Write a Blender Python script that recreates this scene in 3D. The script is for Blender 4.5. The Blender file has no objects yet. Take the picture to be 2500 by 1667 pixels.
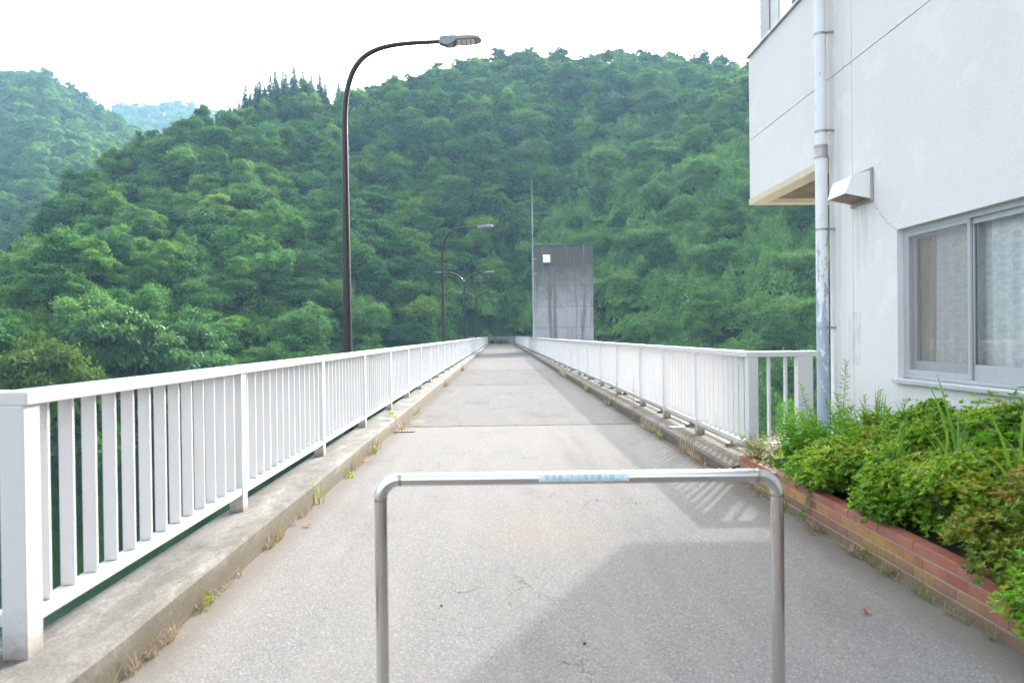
import bpy, bmesh, math, random
import numpy as np
from mathutils import Vector, Matrix, noise

random.seed(7)
RNG = np.random.default_rng(11)
SC = bpy.context.scene
COL = SC.collection
R = math.radians

# ------------------------------------------------------------------ camera
CAM_H = 1.53
cam_d = bpy.data.cameras.new('camera')
cam = bpy.data.objects.new('camera', cam_d); COL.objects.link(cam)
cam_d.sensor_width = 36.0
cam_d.lens = 27.0
cam_d.clip_start = 0.05
cam_d.clip_end = 5000
yaw, pitch, roll = R(0.9038), R(-0.4658), 0.0122
fwd = Vector((math.sin(yaw) * math.cos(pitch), math.cos(yaw) * math.cos(pitch), math.sin(pitch)))
rgt = Vector((math.cos(yaw), -math.sin(yaw), 0))
upv = rgt.cross(fwd)
r2 = math.cos(roll) * rgt - math.sin(roll) * upv
u2 = math.sin(roll) * rgt + math.cos(roll) * upv
cam.matrix_world = Matrix(((r2.x, u2.x, -fwd.x, 0), (r2.y, u2.y, -fwd.y, 0), (r2.z, u2.z, -fwd.z, CAM_H), (0, 0, 0, 1)))
cam_d.dof.use_dof = True
cam_d.dof.focus_distance = 14.0
cam_d.dof.aperture_fstop = 2.9
SC.camera = cam

# ------------------------------------------------------------------ sky, sun, exposure
SUN_AZ, SUN_EL = R(26.7), R(29.0)
SC.view_settings.view_transform = 'Standard'
SC.view_settings.look = 'None'
SC.view_settings.exposure = 2.52
SC.view_settings.gamma = 1
SC.view_settings.use_curve_mapping = False
try:
    SC.cycles.use_denoising = True
    SC.cycles.denoiser = 'OPENIMAGEDENOISE'
    SC.cycles.denoising_prefilter = 'NONE'
    SC.cycles.denoising_input_passes = 'RGB_ALBEDO_NORMAL'
    SC.cycles.use_adaptive_sampling = False
    SC.cycles.volume_bounces = 1
    SC.cycles.max_bounces = 8
    SC.cycles.transparent_max_bounces = 12
except Exception:
    pass
world = bpy.data.worlds.new('World'); SC.world = world
world.use_nodes = True
wt = world.node_tree; wt.nodes.clear()
wo = wt.nodes.new('ShaderNodeOutputWorld'); bg = wt.nodes.new('ShaderNodeBackground')
sky = wt.nodes.new('ShaderNodeTexSky'); sky.sky_type = 'NISHITA'
sky.sun_disc = False
sky.sun_elevation = SUN_EL; sky.sun_rotation = SUN_AZ
sky.air_density = 1.0; sky.dust_density = 6.0; sky.ozone_density = 1.0
hs = wt.nodes.new('ShaderNodeHueSaturation'); hs.inputs['Saturation'].default_value = 0.26
wt.links.new(sky.outputs[0], hs.inputs['Color'])
wt.links.new(hs.outputs[0], bg.inputs['Color'])
bg.inputs['Strength'].default_value = 0.15
wt.links.new(bg.outputs[0], wo.inputs['Surface'])
sun_d = bpy.data.lights.new('sun', 'SUN'); sun_d.energy = 1.15; sun_d.angle = R(0.95); sun_d.color = (1, .95, .87)
sun = bpy.data.objects.new('sun', sun_d); COL.objects.link(sun)
sdir = Vector((math.cos(SUN_EL) * math.sin(SUN_AZ), math.cos(SUN_EL) * math.cos(SUN_AZ), math.sin(SUN_EL)))
sun.rotation_euler = (-sdir).to_track_quat('-Z', 'Y').to_euler()
sun.location = sdir * 60

# ------------------------------------------------------------------ node helpers
class NT:
    def __init__(s, name):
        s.m = bpy.data.materials.new(name); s.m.use_nodes = True
        s.t = s.m.node_tree; s.t.nodes.clear()
        s.out = s.n('ShaderNodeOutputMaterial')
        s._co = None
    def n(s, t, **kw):
        x = s.t.nodes.new(t)
        for k, v in kw.items(): setattr(x, k, v)
        return x
    def link(s, a, b): s.t.links.new(a, b)
    def set(s, sock, v):
        if hasattr(v, 'is_linked') or hasattr(v, 'links'): s.link(v, sock)
        else: sock.default_value = v
    def co(s, scale=(1, 1, 1), obj=True):
        if s._co is None: s._co = s.n('ShaderNodeTexCoord')
        mp = s.n('ShaderNodeMapping'); mp.inputs['Scale'].default_value = scale
        s.link(s._co.outputs['Object'], mp.inputs['Vector'])
        return mp.outputs[0]
    def wco(s, scale=(1, 1, 1)):
        g = s.n('ShaderNodeNewGeometry')
        mp = s.n('ShaderNodeMapping'); mp.inputs['Scale'].default_value = scale
        s.link(g.outputs['Position'], mp.inputs['Vector'])
        return mp.outputs[0]
    def noise(s, vec, scale, detail=3, rough=.55, dist=0):
        x = s.n('ShaderNodeTexNoise'); s.link(vec, x.inputs['Vector'])
        x.inputs['Scale'].default_value = scale; x.inputs['Detail'].default_value = detail
        x.inputs['Roughness'].default_value = rough; x.inputs['Distortion'].default_value = dist
        return x.outputs['Fac']
    def ramp(s, fac, stops, interp='LINEAR'):
        x = s.n('ShaderNodeValToRGB'); s.link(fac, x.inputs[0]); x.color_ramp.interpolation = interp
        e = x.color_ramp.elements
        while len(e) < len(stops): e.new(.5)
        for el, (p, c) in zip(e, stops):
            el.position = p
            el.color = (c, c, c, 1) if isinstance(c, (int, float)) else (*c, 1)
        return x.outputs[0]
    def mix(s, fac, a, b, mode='MIX'):
        x = s.n('ShaderNodeMix', data_type='RGBA', blend_type=mode)
        s.set(x.inputs[0], fac)
        for sock, v in ((x.inputs[6], a), (x.inputs[7], b)):
            if isinstance(v, tuple): sock.default_value = (*v, 1) if len(v) == 3 else v
            else: s.link(v, sock)
        return x.outputs[2]
    def math(s, op, a, b=0.0, clamp=False):
        x = s.n('ShaderNodeMath', operation=op); x.use_clamp = clamp
        s.set(x.inputs[0], a); s.set(x.inputs[1], b)
        return x.outputs[0]
    def sep(s, vec):
        x = s.n('ShaderNodeSeparateXYZ'); s.link(vec, x.inputs[0]); return x.outputs
    def bump(s, h, strength=.3, dist=.01):
        x = s.n('ShaderNodeBump'); s.link(h, x.inputs['Height'])
        x.inputs['Strength'].default_value = strength; x.inputs['Distance'].default_value = dist
        return x.outputs[0]
    def bsdf(s, color, rough=.6, metal=0, spec=.5, normal=None):
        b = s.n('ShaderNodeBsdfPrincipled')
        if isinstance(color, tuple): b.inputs['Base Color'].default_value = (*color, 1)
        else: s.link(color, b.inputs['Base Color'])
        s.set(b.inputs['Roughness'], rough); s.set(b.inputs['Metallic'], metal)
        b.inputs['Specular IOR Level'].default_value = spec
        if normal is not None: s.link(normal, b.inputs['Normal'])
        return b
    def done(s, b):
        s.link(b.outputs[0], s.out.inputs['Surface']); return s.m

M = {}
def m_road():
    t = NT('road_surface'); v = t.wco()
    vo1 = t.n('ShaderNodeTexVoronoi'); t.link(v, vo1.inputs['Vector']); vo1.inputs['Scale'].default_value = 215
    vo2 = t.n('ShaderNodeTexVoronoi'); t.link(v, vo2.inputs['Vector']); vo2.inputs['Scale'].default_value = 130
    fine = t.sep(vo1.outputs['Color'])[0]; mid = t.sep(vo2.outputs['Color'])[1]
    spots = t.ramp(fine, [(.0, (.085, .083, .08)), (.22, (.165, .16, .155)), (.82, (.21, .203, .195)), (1, (.39, .375, .36))])
    big = t.noise(v, .55, 4, .6)
    c = t.mix(.5, spots, t.ramp(mid, [(.0, (.08, .078, .076)), (.2, (.17, .164, .159)), (.85, (.215, .208, .20)), (1, (.42, .41, .40))]))
    c = t.mix(t.ramp(big, [(.35, 0.0), (.7, .38)]), c, (.205, .187, .170))
    streak = t.noise(t.wco((2.2, .25, 1)), 1.6, 4, .6)
    c = t.mix(t.ramp(streak, [(.5, 0.0), (.75, .35)]), c, (.26, .243, .226))
    dark = t.noise(t.wco((.9, .35, 1)), 1.1, 5, .65)
    c = t.mix(t.ramp(dark, [(.53, 0.0), (.72, .35)]), c, (.095, .092, .09))
    # rusty blotch on the slab
    s_ = t.sep(v)
    d = t.math('ADD', t.math('POWER', t.math('MULTIPLY', t.math('SUBTRACT', s_[0], .35), 1.3), 2), t.math('POWER', t.math('SUBTRACT', s_[1], 6.0), 2))
    blot = t.math('MULTIPLY', t.ramp(d, [(0, 1.0), (.55, 0.0)]), t.ramp(t.noise(v, 3.5, 4, .7), [(.35, 0.0), (.75, .3)]))
    c = t.mix(blot, c, (.30, .215, .13))
    # dirt along the kerbs
    ed = t.math('MINIMUM', t.math('ADD', s_[0], 1.72), t.math('SUBTRACT', 2.367, s_[0]))
    edn = t.math('ADD', ed, t.math('MULTIPLY', t.noise(v, 4, 4, .7), -.22))
    c = t.mix(t.ramp(edn, [(-.0, .6), (.12, 0.0)]), c, (.165, .145, .12))
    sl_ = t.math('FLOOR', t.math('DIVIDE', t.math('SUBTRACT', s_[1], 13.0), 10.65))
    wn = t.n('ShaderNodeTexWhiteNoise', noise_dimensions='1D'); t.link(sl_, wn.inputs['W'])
    tone = t.math('ADD', t.math('MULTIPLY', wn.outputs['Value'], .14), .74)  # random slab tone; slabs past first joint painted darker to offset brighter light
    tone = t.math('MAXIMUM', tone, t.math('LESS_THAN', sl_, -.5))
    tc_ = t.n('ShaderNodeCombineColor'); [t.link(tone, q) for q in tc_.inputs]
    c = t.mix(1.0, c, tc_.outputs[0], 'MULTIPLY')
    # worn wheel track and hairline cracks
    tr = t.math('MULTIPLY', t.ramp(t.math('ABSOLUTE', t.math('SUBTRACT', s_[0], .95)), [(.1, 1.0), (.5, 0.0)]), t.ramp(t.noise(t.wco((1.5, .12, 1)), 1.4, 5, .65), [(.46, 0.0), (.66, .4)]))
    c = t.mix(tr, c, (.12, .115, .112))
    wv = t.n('ShaderNodeTexVoronoi', feature='DISTANCE_TO_EDGE'); dn = t.n('ShaderNodeTexNoise'); t.link(v, dn.inputs['Vector']); dn.inputs['Scale'].default_value = 2.2; dn.inputs['Detail'].default_value = 4
    t.link(t.mix(.12, t.wco((.28, .2, 1)), dn.outputs['Color']), wv.inputs['Vector'])
    ck = t.math('MULTIPLY', t.ramp(wv.outputs['Distance'], [(.0, .8), (.0028, 0.0)]), t.ramp(t.noise(v, .4, 3), [(.5, 0.0), (.58, 1.0)]))
    c = t.mix(ck, c, (.06, .056, .05))
    return t.done(t.bsdf(c, 1.0, 0, .02))
def m_concrete(name, base, dirt, scale=1.0, grad=True):
    t = NT(name); v = t.wco()
    n1 = t.noise(v, 1.7 * scale, 6, .68); n2 = t.noise(v, 60, 3, .7); n3 = t.noise(t.wco((1, .3, 1)), 6 * scale, 5, .7)
    c = t.mix(t.ramp(n1, [(.36, 0.0), (.68, .9)]), base, dirt)
    c = t.mix(t.ramp(n3, [(.5, 0.0), (.68, .8)]), c, tuple(min(1, x * 1.55) for x in base))
    c = t.mix(t.ramp(t.noise(t.wco((1, .5, 1)), 3.1, 6, .72), [(.52, 0.0), (.7, .75)]), c, tuple(x * .48 for x in base))
    c = t.mix(.45, c, t.ramp(n2, [(.3, .08), (.7, .62)]), 'OVERLAY')
    if grad:
        ms = t.ramp(t.noise(t.wco((1, .8, 2)), 2.2, 6, .75), [(.54, 0.0), (.68, .7)])
        c = t.mix(ms, c, (.085, .085, .062))
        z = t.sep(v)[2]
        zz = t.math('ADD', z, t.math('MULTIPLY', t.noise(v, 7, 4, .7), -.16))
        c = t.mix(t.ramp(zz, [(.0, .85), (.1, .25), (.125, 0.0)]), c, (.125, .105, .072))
    return t.done(t.bsdf(c, .92, 0, .2, t.bump(t.math('ADD', n2, n1), .55, .006)))
def m_white(name, col=(.80, .80, .80), stains=True):
    t = NT(name); v = t.wco()
    c = t.mix(t.ramp(t.noise(v, 1.8, 5, .6), [(.45, 0.0), (.75, .45)]), col, tuple(x * .9 for x in col[:2]) + (col[2] * .84,))
    streak = t.noise(t.wco((16, 16, .8)), 1.5, 4, .6)
    c = t.mix(t.ramp(streak, [(.56, 0.0), (.8, .35)]), c, (.60, .55, .42))
    spk = t.noise(v, 42, 2, .5)
    c = t.mix(t.ramp(spk, [(.7, 0.0), (.76, .5)]), c, (.42, .40, .36))
    if stains:
        z = t.sep(v)[2]
        zz = t.math('ADD', z, t.math('MULTIPLY', t.noise(v, 14, 4, .7), -.22))
        c = t.mix(t.ramp(zz, [(.06, .9), (.2, .2), (.3, 0.0)]), c, (.17, .14, .09))
    return t.done(t.bsdf(c, .38, 0, .4, t.bump(t.noise(v, 25, 2), .04, .004)))
def m_stucco():
    t = NT('white_stucco'); v = t.wco()
    c = t.mix(t.ramp(t.noise(v, .9, 5, .6), [(.42, 0.0), (.7, .5)]), (.66, .65, .64), (.61, .60, .59))
    streak = t.noise(t.wco((3, 3, .5)), 1.3, 6, .7)
    c = t.mix(t.ramp(streak, [(.56, 0.0), (.78, .22)]), c, (.56, .53, .49))
    # grime band beside the downpipe
    s_ = t.sep(v)
    yb = t.math('ABSOLUTE', t.math('SUBTRACT', s_[1], 8.12))
    g = t.math('MULTIPLY', t.ramp(yb, [(.0, 1.0), (.28, 0.0)]), t.ramp(t.noise(t.wco((9, 9, .6)), 1.2, 5, .7), [(.42, 0.0), (.7, .5)]))
    g = t.math('MULTIPLY', g, t.ramp(s_[2], [(0, 1.0), (1, 1.0)]))
    c = t.mix(g, c, (.42, .35, .28))
    # patch of peeled render near the joint
    py = t.math('ABSOLUTE', t.math('SUBTRACT', s_[1], 7.78)); pz = t.math('ABSOLUTE', t.math('SUBTRACT', s_[2], 1.45))
    pm = t.math('MULTIPLY', t.math('LESS_THAN', py, .14), t.math('LESS_THAN', pz, .27))
    pm = t.math('MULTIPLY', pm, t.ramp(t.noise(t.wco((14, 14, 3)), 1.6, 4, .7), [(.4, 0.0), (.6, .55)]))
    c = t.mix(pm, c, (.45, .42, .40))
    # rust run-off under the vent hood
    ry = t.math('ABSOLUTE', t.math('SUBTRACT', s_[1], 7.56))
    rm = t.math('MULTIPLY', t.ramp(ry, [(.12, 1.0), (.24, 0.0)]), t.math('MULTIPLY', t.math('LESS_THAN', s_[2], 2.8), t.ramp(t.math('MULTIPLY', s_[2], .4), [(.75, 0.0), (1.1, .7)])))
    rm = t.math('MULTIPLY', rm, t.ramp(t.noise(t.wco((28, 28, 1)), 1.0, 3, .6), [(.45, 0.0), (.65, .7)]))
    c = t.mix(rm, c, (.42, .37, .33))
    sl = t.math('MULTIPLY', t.ramp(t.noise(t.wco((4, 4, .5)), 1.7, 6, .75), [(.5, 0.0), (.75, .35)]), t.ramp(t.math('ABSOLUTE', t.math('SUBTRACT', s_[2], .75)), [(.1, 1.0), (.32, 0.0)]))
    c = t.mix(sl, c, (.46, .43, .38))
    pt = t.noise(v, 2.6, 3, .5)
    c = t.mix(t.ramp(pt, [(.60, 0.0), (.62, .22), (.70, .3)]), c, (.74, .735, .73))
    h = t.math('ADD', t.noise(v, 34, 4, .7), t.math('MULTIPLY', t.noise(v, 9, 3), 1.0))
    return t.done(t.bsdf(c, .85, 0, .25, t.bump(h, .6, .009)))
def m_plain(name, col, rough=.5, metal=0, var=.25, spec=.5, scale=8, bump=.05):
    t = NT(name); v = t.wco(); n = t.noise(v, scale, 4, .6)
    c = t.mix(t.ramp(n, [(.35, 0.0), (.7, 1.0)]), col, tuple(x * (1 - var) for x in col))
    return t.done(t.bsdf(c, rough, metal, spec, t.bump(n, bump, .01)))
def m_tower():
    t = NT('stained_concrete'); v = t.wco(); s_ = t.sep(v)
    st = t.noise(t.wco((1.7, 1.7, .07)), 1.5, 6, .62)
    st2 = t.noise(t.wco((5, 5, .12)), 1.3, 5, .6)
    bl = t.noise(v, 1.1, 6, .7); fi = t.noise(v, 14, 4, .7)
    top = t.ramp(t.math('MULTIPLY', t.math('ADD', s_[2], t.math('MULTIPLY', bl, 3.0)), .1), [(.5, 0.0), (.92, .85)])
    c = t.mix(t.ramp(bl, [(.3, 0.0), (.7, 1.0)]), (.38, .38, .385), (.285, .285, .29))
    c = t.mix(top, c, (.07, .068, .067))
    c = t.mix(t.ramp(st, [(.54, 0.0), (.62, .72)]), c, (.12, .118, .118))
    c = t.mix(t.ramp(st2, [(.6, 0.0), (.72, .55)]), c, (.46, .46, .47))
    c = t.mix(.4, c, t.ramp(fi, [(.3, .2), (.7, .75)]), 'OVERLAY')
    # formwork lines
    zl = t.math('ABSOLUTE', t.math('SUBTRACT', t.math('FRACT', t.math('MULTIPLY', t.math('ADD', s_[2], .55), .5555)), .5))
    xl = t.math('ABSOLUTE', t.math('SUBTRACT', t.math('FRACT', t.math('MULTIPLY', t.math('SUBTRACT', s_[0], 3.4), .611)), .5))
    ln = t.math('MAXIMUM', t.math('LESS_THAN', zl, .014), t.math('MULTIPLY', t.math('LESS_THAN', xl, .01), .7))
    c = t.mix(t.math('MULTIPLY', ln, .55), c, (.12, .12, .12))
    vo = t.n('ShaderNodeTexVoronoi'); t.link(t.wco((1, 1, 1)), vo.inputs['Vector']); vo.inputs['Scale'].default_value = 1.5
    c = t.mix(t.math('LESS_THAN', vo.outputs['Distance'], .055), c, (.06, .06, .06))
    return t.done(t.bsdf(c, .93, 0, .2, t.bump(fi, .3, .03)))
def m_steel():
    t = NT('stainless_steel'); v = t.wco()
    n = t.noise(t.wco((6, 6, 1.2)), 3, 5, .65)
    weld = t.noise(v, 9, 4, .7)
    c = t.mix(t.ramp(n, [(.5, 0.0), (.85, .4)]), (.66, .645, .63), (.57, .53, .48))
    return t.done(t.bsdf(c, t.ramp(n, [(.3, .15), (.8, .24)]), 1.0, .5))
def m_pipe():
    t = NT('peeling_pipe_paint'); v = t.wco()
    z = t.sep(v)[2]
    n = t.noise(t.wco((9, 9, 3.2)), 1.8, 6, .7)
    low = t.ramp(t.math('MULTIPLY', z, .2), [(.16, .28), (.56, .02), (.66, -.03), (.9, -.05)])
    f = t.math('ADD', n, low)
    pe = t.ramp(f, [(.64, 0.0), (.655, 1.0)])
    c = t.mix(t.ramp(t.noise(v, 5, 4), [(.4, 0.0), (.7, .6)]), (.70, .73, .76), (.62, .64, .65))
    c = t.mix(pe, c, (.33, .40, .50))
    rim = t.math('MULTIPLY', t.math('LESS_THAN', t.math('ABSOLUTE', t.math('SUBTRACT', f, .645)), .012), .5)
    c = t.mix(rim, c, (.42, .36, .30))
    return t.done(t.bsdf(c, .5, 0, .4, t.bump(pe, -.2, .004)))
def m_leaf(name, stops, trans=.35, rough=.5, rnd_obj=True, per=.5, spec=.35, tint=(1.5, 1.45, .75)):
    """leaf greens: stops picked by object random and per-leaf value"""
    t = NT(name)
    at = t.n('ShaderNodeAttribute', attribute_name='v')
    f = at.outputs['Fac']
    if rnd_obj:
        oi = t.n('ShaderNodeObjectInfo')
        f = t.math('ADD', t.math('MULTIPLY', f, per), t.math('MULTIPLY', oi.outputs['Random'], 1 - per))
    c = t.ramp(f, stops)
    b = t.bsdf(c, rough, 0, spec)
    tr = t.n('ShaderNodeBsdfTranslucent')
    tc = t.mix(1.0, c, tint, 'MULTIPLY')
    t.link(tc, tr.inputs['Color'])
    mx = t.n('ShaderNodeMixShader'); mx.inputs[0].default_value = trans
    t.link(b.outputs[0], mx.inputs[1]); t.link(tr.outputs[0], mx.inputs[2])
    return t.done(mx)
def m_glass():
    t = NT('window_glass')
    lw = t.n('ShaderNodeFresnel'); lw.inputs['IOR'].default_value = 1.45
    tr = t.n('ShaderNodeBsdfTransparent'); tr.inputs[0].default_value = (.97, .99, .985, 1)
    gl = t.n('ShaderNodeBsdfGlossy'); gl.inputs['Roughness'].default_value = .015
    mx = t.n('ShaderNodeMixShader')
    t.link(lw.outputs[0], mx.inputs[0]); t.link(tr.outputs[0], mx.inputs[1]); t.link(gl.outputs[0], mx.inputs[2])
    return t.done(mx)
def m_screen():
    t = NT('insect_screen')
    tr = t.n('ShaderNodeBsdfTransparent')
    d = t.n('ShaderNodeBsdfDiffuse'); d.inputs[0].default_value = (.40, .39, .39, 1)
    mx = t.n('ShaderNodeMixShader'); mx.inputs[0].default_value = .36
    t.link(tr.outputs[0], mx.inputs[1]); t.link(d.outputs[0], mx.inputs[2])
    return t.done(mx)
def m_lace():
    t = NT('lace_curtain'); v = t.wco()
    st = t.noise(t.wco((1, 9, 22)), 1.5, 4, .7)
    d = t.n('ShaderNodeBsdfDiffuse'); t.link(t.ramp(st, [(.35, (.80, .83, .84)), (.62, (.94, .95, .95))]), d.inputs[0])
    tl = t.n('ShaderNodeBsdfTranslucent'); tl.inputs[0].default_value = (.7, .74, .76, 1)
    tr = t.n('ShaderNodeBsdfTransparent')
    m1 = t.n('ShaderNodeMixShader'); m1.inputs[0].default_value = .06
    t.link(d.outputs[0], m1.inputs[1]); t.link(tl.outputs[0], m1.inputs[2])
    m2 = t.n('ShaderNodeMixShader'); t.link(t.ramp(st, [(.38, .90), (.6, .98)]), m2.inputs[0])
    t.link(tr.outputs[0], m2.inputs[1]); t.link(m1.outputs[0], m2.inputs[2])
    return t.done(m2)
def m_water():
    t = NT('lake_water'); v = t.wco()
    n = t.math('ADD', t.noise(t.wco((1, .35, 1)), .9, 4, .6), t.math('MULTIPLY', t.noise(v, 3.5, 3), .25))
    return t.done(t.bsdf((.004, .014, .007), .07, 0, .28, t.bump(n, .18, .06)))
def m_brick():
    t = NT('glazed_brick'); v = t.wco()
    at = t.n('ShaderNodeAttribute', attribute_name='v')
    c = t.ramp(at.outputs['Fac'], [(0, (.27, .085, .058)), (.4, (.37, .125, .085)), (.7, (.31, .135, .10)), (.86, (.36, .18, .085)), (1, (.40, .24, .07))])
    c = t.mix(t.ramp(t.noise(v, 9, 5, .7), [(.45, 0.0), (.72, .75)]), c, (.20, .085, .062))
    s_ = t.sep(v)
    d = t.math('ABSOLUTE', t.math('SUBTRACT', s_[1], 4.95))
    ye = t.math('MULTIPLY', t.ramp(d, [(.2, 1.0), (.9, 0.0)]), t.ramp(t.noise(v, 5, 5, .7), [(.4, 0.0), (.6, .9)]))
    ye = t.math('MULTIPLY', ye, t.ramp(s_[2], [(.19, 1.0), (.215, 0.05)]))
    c = t.mix(ye, c, (.38, .24, .05))
    lowd = t.ramp(t.math('ADD', s_[2], t.math('MULTIPLY', t.noise(v, 8, 4), -.1)), [(-.03, .85), (.12, .0)])
    c = t.mix(lowd, c, (.15, .115, .075))
    return t.done(t.bsdf(c, .6, 0, .4, t.bump(t.noise(v, 40, 4, .7), .25, .006)))
def m_soil(name, a, b):
    t = NT(name); v = t.wco()
    n = t.noise(v, 6, 6, .7)
    return t.done(t.bsdf(t.mix(t.ramp(n, [(.35, 0.0), (.7, 1.0)]), a, b), .95, 0, .1, t.bump(n, .8, .05)))
def m_ground():
    t = NT('forest_floor'); v = t.wco()
    n = t.noise(v, .35, 7, .7)
    return t.done(t.bsdf(t.ramp(n, [(.35, (.016, .050, .022)), (.65, (.040, .10, .034))]), .95, 0, .1, t.bump(n, 1, .8)))

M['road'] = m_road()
M['kerb'] = m_concrete('weathered_kerb_concrete', (.215, .205, .19), (.135, .127, .114))
M['deck'] = m_concrete('deck_concrete', (.26, .25, .235), (.15, .145, .13), .5, False)
M['white'] = m_white('white_railing_paint', (.56, .56, .565))
M['white_plain'] = m_white('white_enamel', (.78, .78, .78), False)
M['stucco'] = m_stucco()
M['groove'] = m_plain('joint_sealant', (.22, .21, .205), .8)
M['beige'] = m_plain('beige_trim', (.60, .52, .38), .6, 0, .12)
M['wood'] = m_plain('soffit_boards', (.21, .165, .115), .65, 0, .35, .3, 3)
M['alu'] = m_plain('aluminium_sash', (.50, .52, .55), .35, .35, .1)
M['alu_dark'] = m_plain('grey_panel', (.30, .305, .32), .5, .2, .1)
M['tower'] = m_tower()
M['steel'] = m_steel()
M['lamp'] = m_plain('dark_lamp_paint', (.018, .016, .015), .3, .2, .3, .5, 6)
M['lamp_grey'] = m_plain('grey_lamp_casting', (.20, .22, .24), .4, .5, .15)
M['led'] = m_plain('led_lens', (.62, .60, .48), .25, 0, .1)
M['weld'] = m_plain('heat_tinted_weld', (.42, .36, .30), .35, .9, .3)
M['pipe'] = m_pipe()
M['galv'] = m_plain('galvanised_bracket', (.42, .40, .38), .45, .6, .3)
M['rust'] = m_plain('rusty_metal', (.30, .22, .17), .7, .3, .4)
M['galv_pole'] = m_plain('galvanised_pole', (.36, .38, .40), .45, .5, .2)
M['glass'] = m_glass(); M['screen'] = m_screen(); M['lace'] = m_lace()
M['drape'] = m_plain('beige_drape', (.55, .46, .38), .8, 0, .2)
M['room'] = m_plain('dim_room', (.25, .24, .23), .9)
M['water'] = m_water()
M['brick'] = m_brick()
M['mortar'] = m_plain('mortar', (.36, .32, .28), .9, 0, .3, .2, 30)
M['soil'] = m_soil('planter_soil', (.06, .045, .03), (.10, .075, .05))
M['ground'] = m_ground()
M['joint'] = m_soil('joint_grit', (.055, .05, .045), (.15, .13, .11))
M['dirt'] = m_soil('dry_silt', (.15, .125, .10), (.24, .21, .175))
M['sticker'] = m_plain('pale_blue_label', (.62, .76, .80), .35, 0, .08)
M['ink'] = m_plain('faded_ink', (.25, .34, .50), .5, 0, .1)
M['bark'] = m_plain('bark', (.085, .066, .05), .9, 0, .4, .1, 2, .6)
TREE_STOPS = [(0, (.016, .062, .032)), (.28, (.038, .132, .044)), (.55, (.090, .225, .054)), (.8, (.175, .32, .064)), (1, (.23, .32, .082))]
M['leaf'] = m_leaf('broadleaf_foliage', TREE_STOPS, .28, .6, True, .55, .06)
M['leaf_pale'] = m_leaf('pale_green_foliage', [(0, (.040, .135, .045)), (1, (.125, .25, .075))], .4, .45)
M['leaf_bright'] = m_leaf('yellow_green_foliage', [(0, (.09, .20, .035)), (1, (.20, .31, .05))], .42)
M['leaf_olive'] = m_leaf('olive_foliage', [(0, (.032, .078, .018)), (1, (.105, .170, .038))], .35, .6, True, .7, .08)
M['leaf_kudzu'] = m_leaf('vine_foliage', [(0, (.035, .11, .045)), (.5, (.125, .28, .078)), (1, (.27, .45, .11))], .26, .5, True, .75, .08)
M['leaf_conifer'] = m_leaf('conifer_foliage', [(0, (.016, .058, .036)), (1, (.042, .11, .058))], .2, .6, True, .5, .1)
M['azalea'] = m_leaf('azalea_leaves', [(0, (.05, .13, .012)), (.45, (.15, .33, .022)), (.85, (.36, .50, .04)), (1, (.34, .24, .05))], .36, .42, False)
M['azalea_brown'] = m_leaf('bronzed_azalea_leaves', [(0, (.07, .14, .014)), (.5, (.17, .27, .025)), (.8, (.30, .29, .04)), (1, (.34, .17, .05))], .32, .45, False)
M['herb'] = m_leaf('herb_leaves', [(0, (.08, .27, .022)), (1, (.21, .45, .035))], .42, .45, False)
M['vine'] = m_leaf('vine_leaves', [(0, (.05, .17, .045)), (1, (.14, .30, .09))], .35, .35, False)
M['grass'] = m_leaf('green_blades', [(0, (.08, .22, .03)), (1, (.22, .38, .07))], .35, .4, False)
M['lime'] = m_leaf('lime_leaves', [(0, (.13, .21, .03)), (1, (.30, .36, .05))], .4, .45, False)
M['straw'] = m_leaf('dry_blades', [(0, (.24, .18, .11)), (1, (.50, .42, .29))], .25, .6, False, .5, .2, (1.1, 1.05, .95))
M['drygreen'] = m_leaf('half_dry_blades', [(0, (.16, .18, .07)), (1, (.40, .37, .21))], .3, .5, False, .5, .2, (1.1, 1.1, .9))
M['yellow'] = m_leaf('yellow_petals', [(0, (.55, .33, .03)), (1, (.70, .50, .05))], .3, .5, False)
M['deadleaf'] = m_leaf('dead_leaf', [(0, (.24, .09, .04)), (1, (.36, .16, .07))], .2, .6, False)
M['stem'] = m_plain('green_stem', (.10, .16, .04), .6)
M['speck'] = m_plain('dark_pebble', (.03, .028, .027), .8)

# ------------------------------------------------------------------ object helpers
def thing(name, label=None, cat=None, loc=(0, 0, 0), rz=0, group=None):
    o = bpy.data.objects.new(name, None); COL.objects.link(o)
    o.location = loc; o.rotation_euler = (0, 0, rz); o.empty_display_size = .2
    tag(o, label, cat, group); return o
def tag(o, label=None, cat=None, group=None, kind=None):
    if label: o['label'] = label
    if cat: o['category'] = cat
    if group: o['group'] = group
    if kind: o['kind'] = kind
    return o
def dup(o, loc=None, rz=None, scale=None):
    c = o.copy(); COL.objects.link(c)
    if loc is not None: c.location = loc
    if rz is not None: c.rotation_euler = (0, 0, rz)
    if scale is not None: c.scale = scale
    for ch in o.children:
        d = ch.copy(); COL.objects.link(d); d.parent = c
        for g in ch.children:
            e = g.copy(); COL.objects.link(e); e.parent = d
    return c

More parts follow.
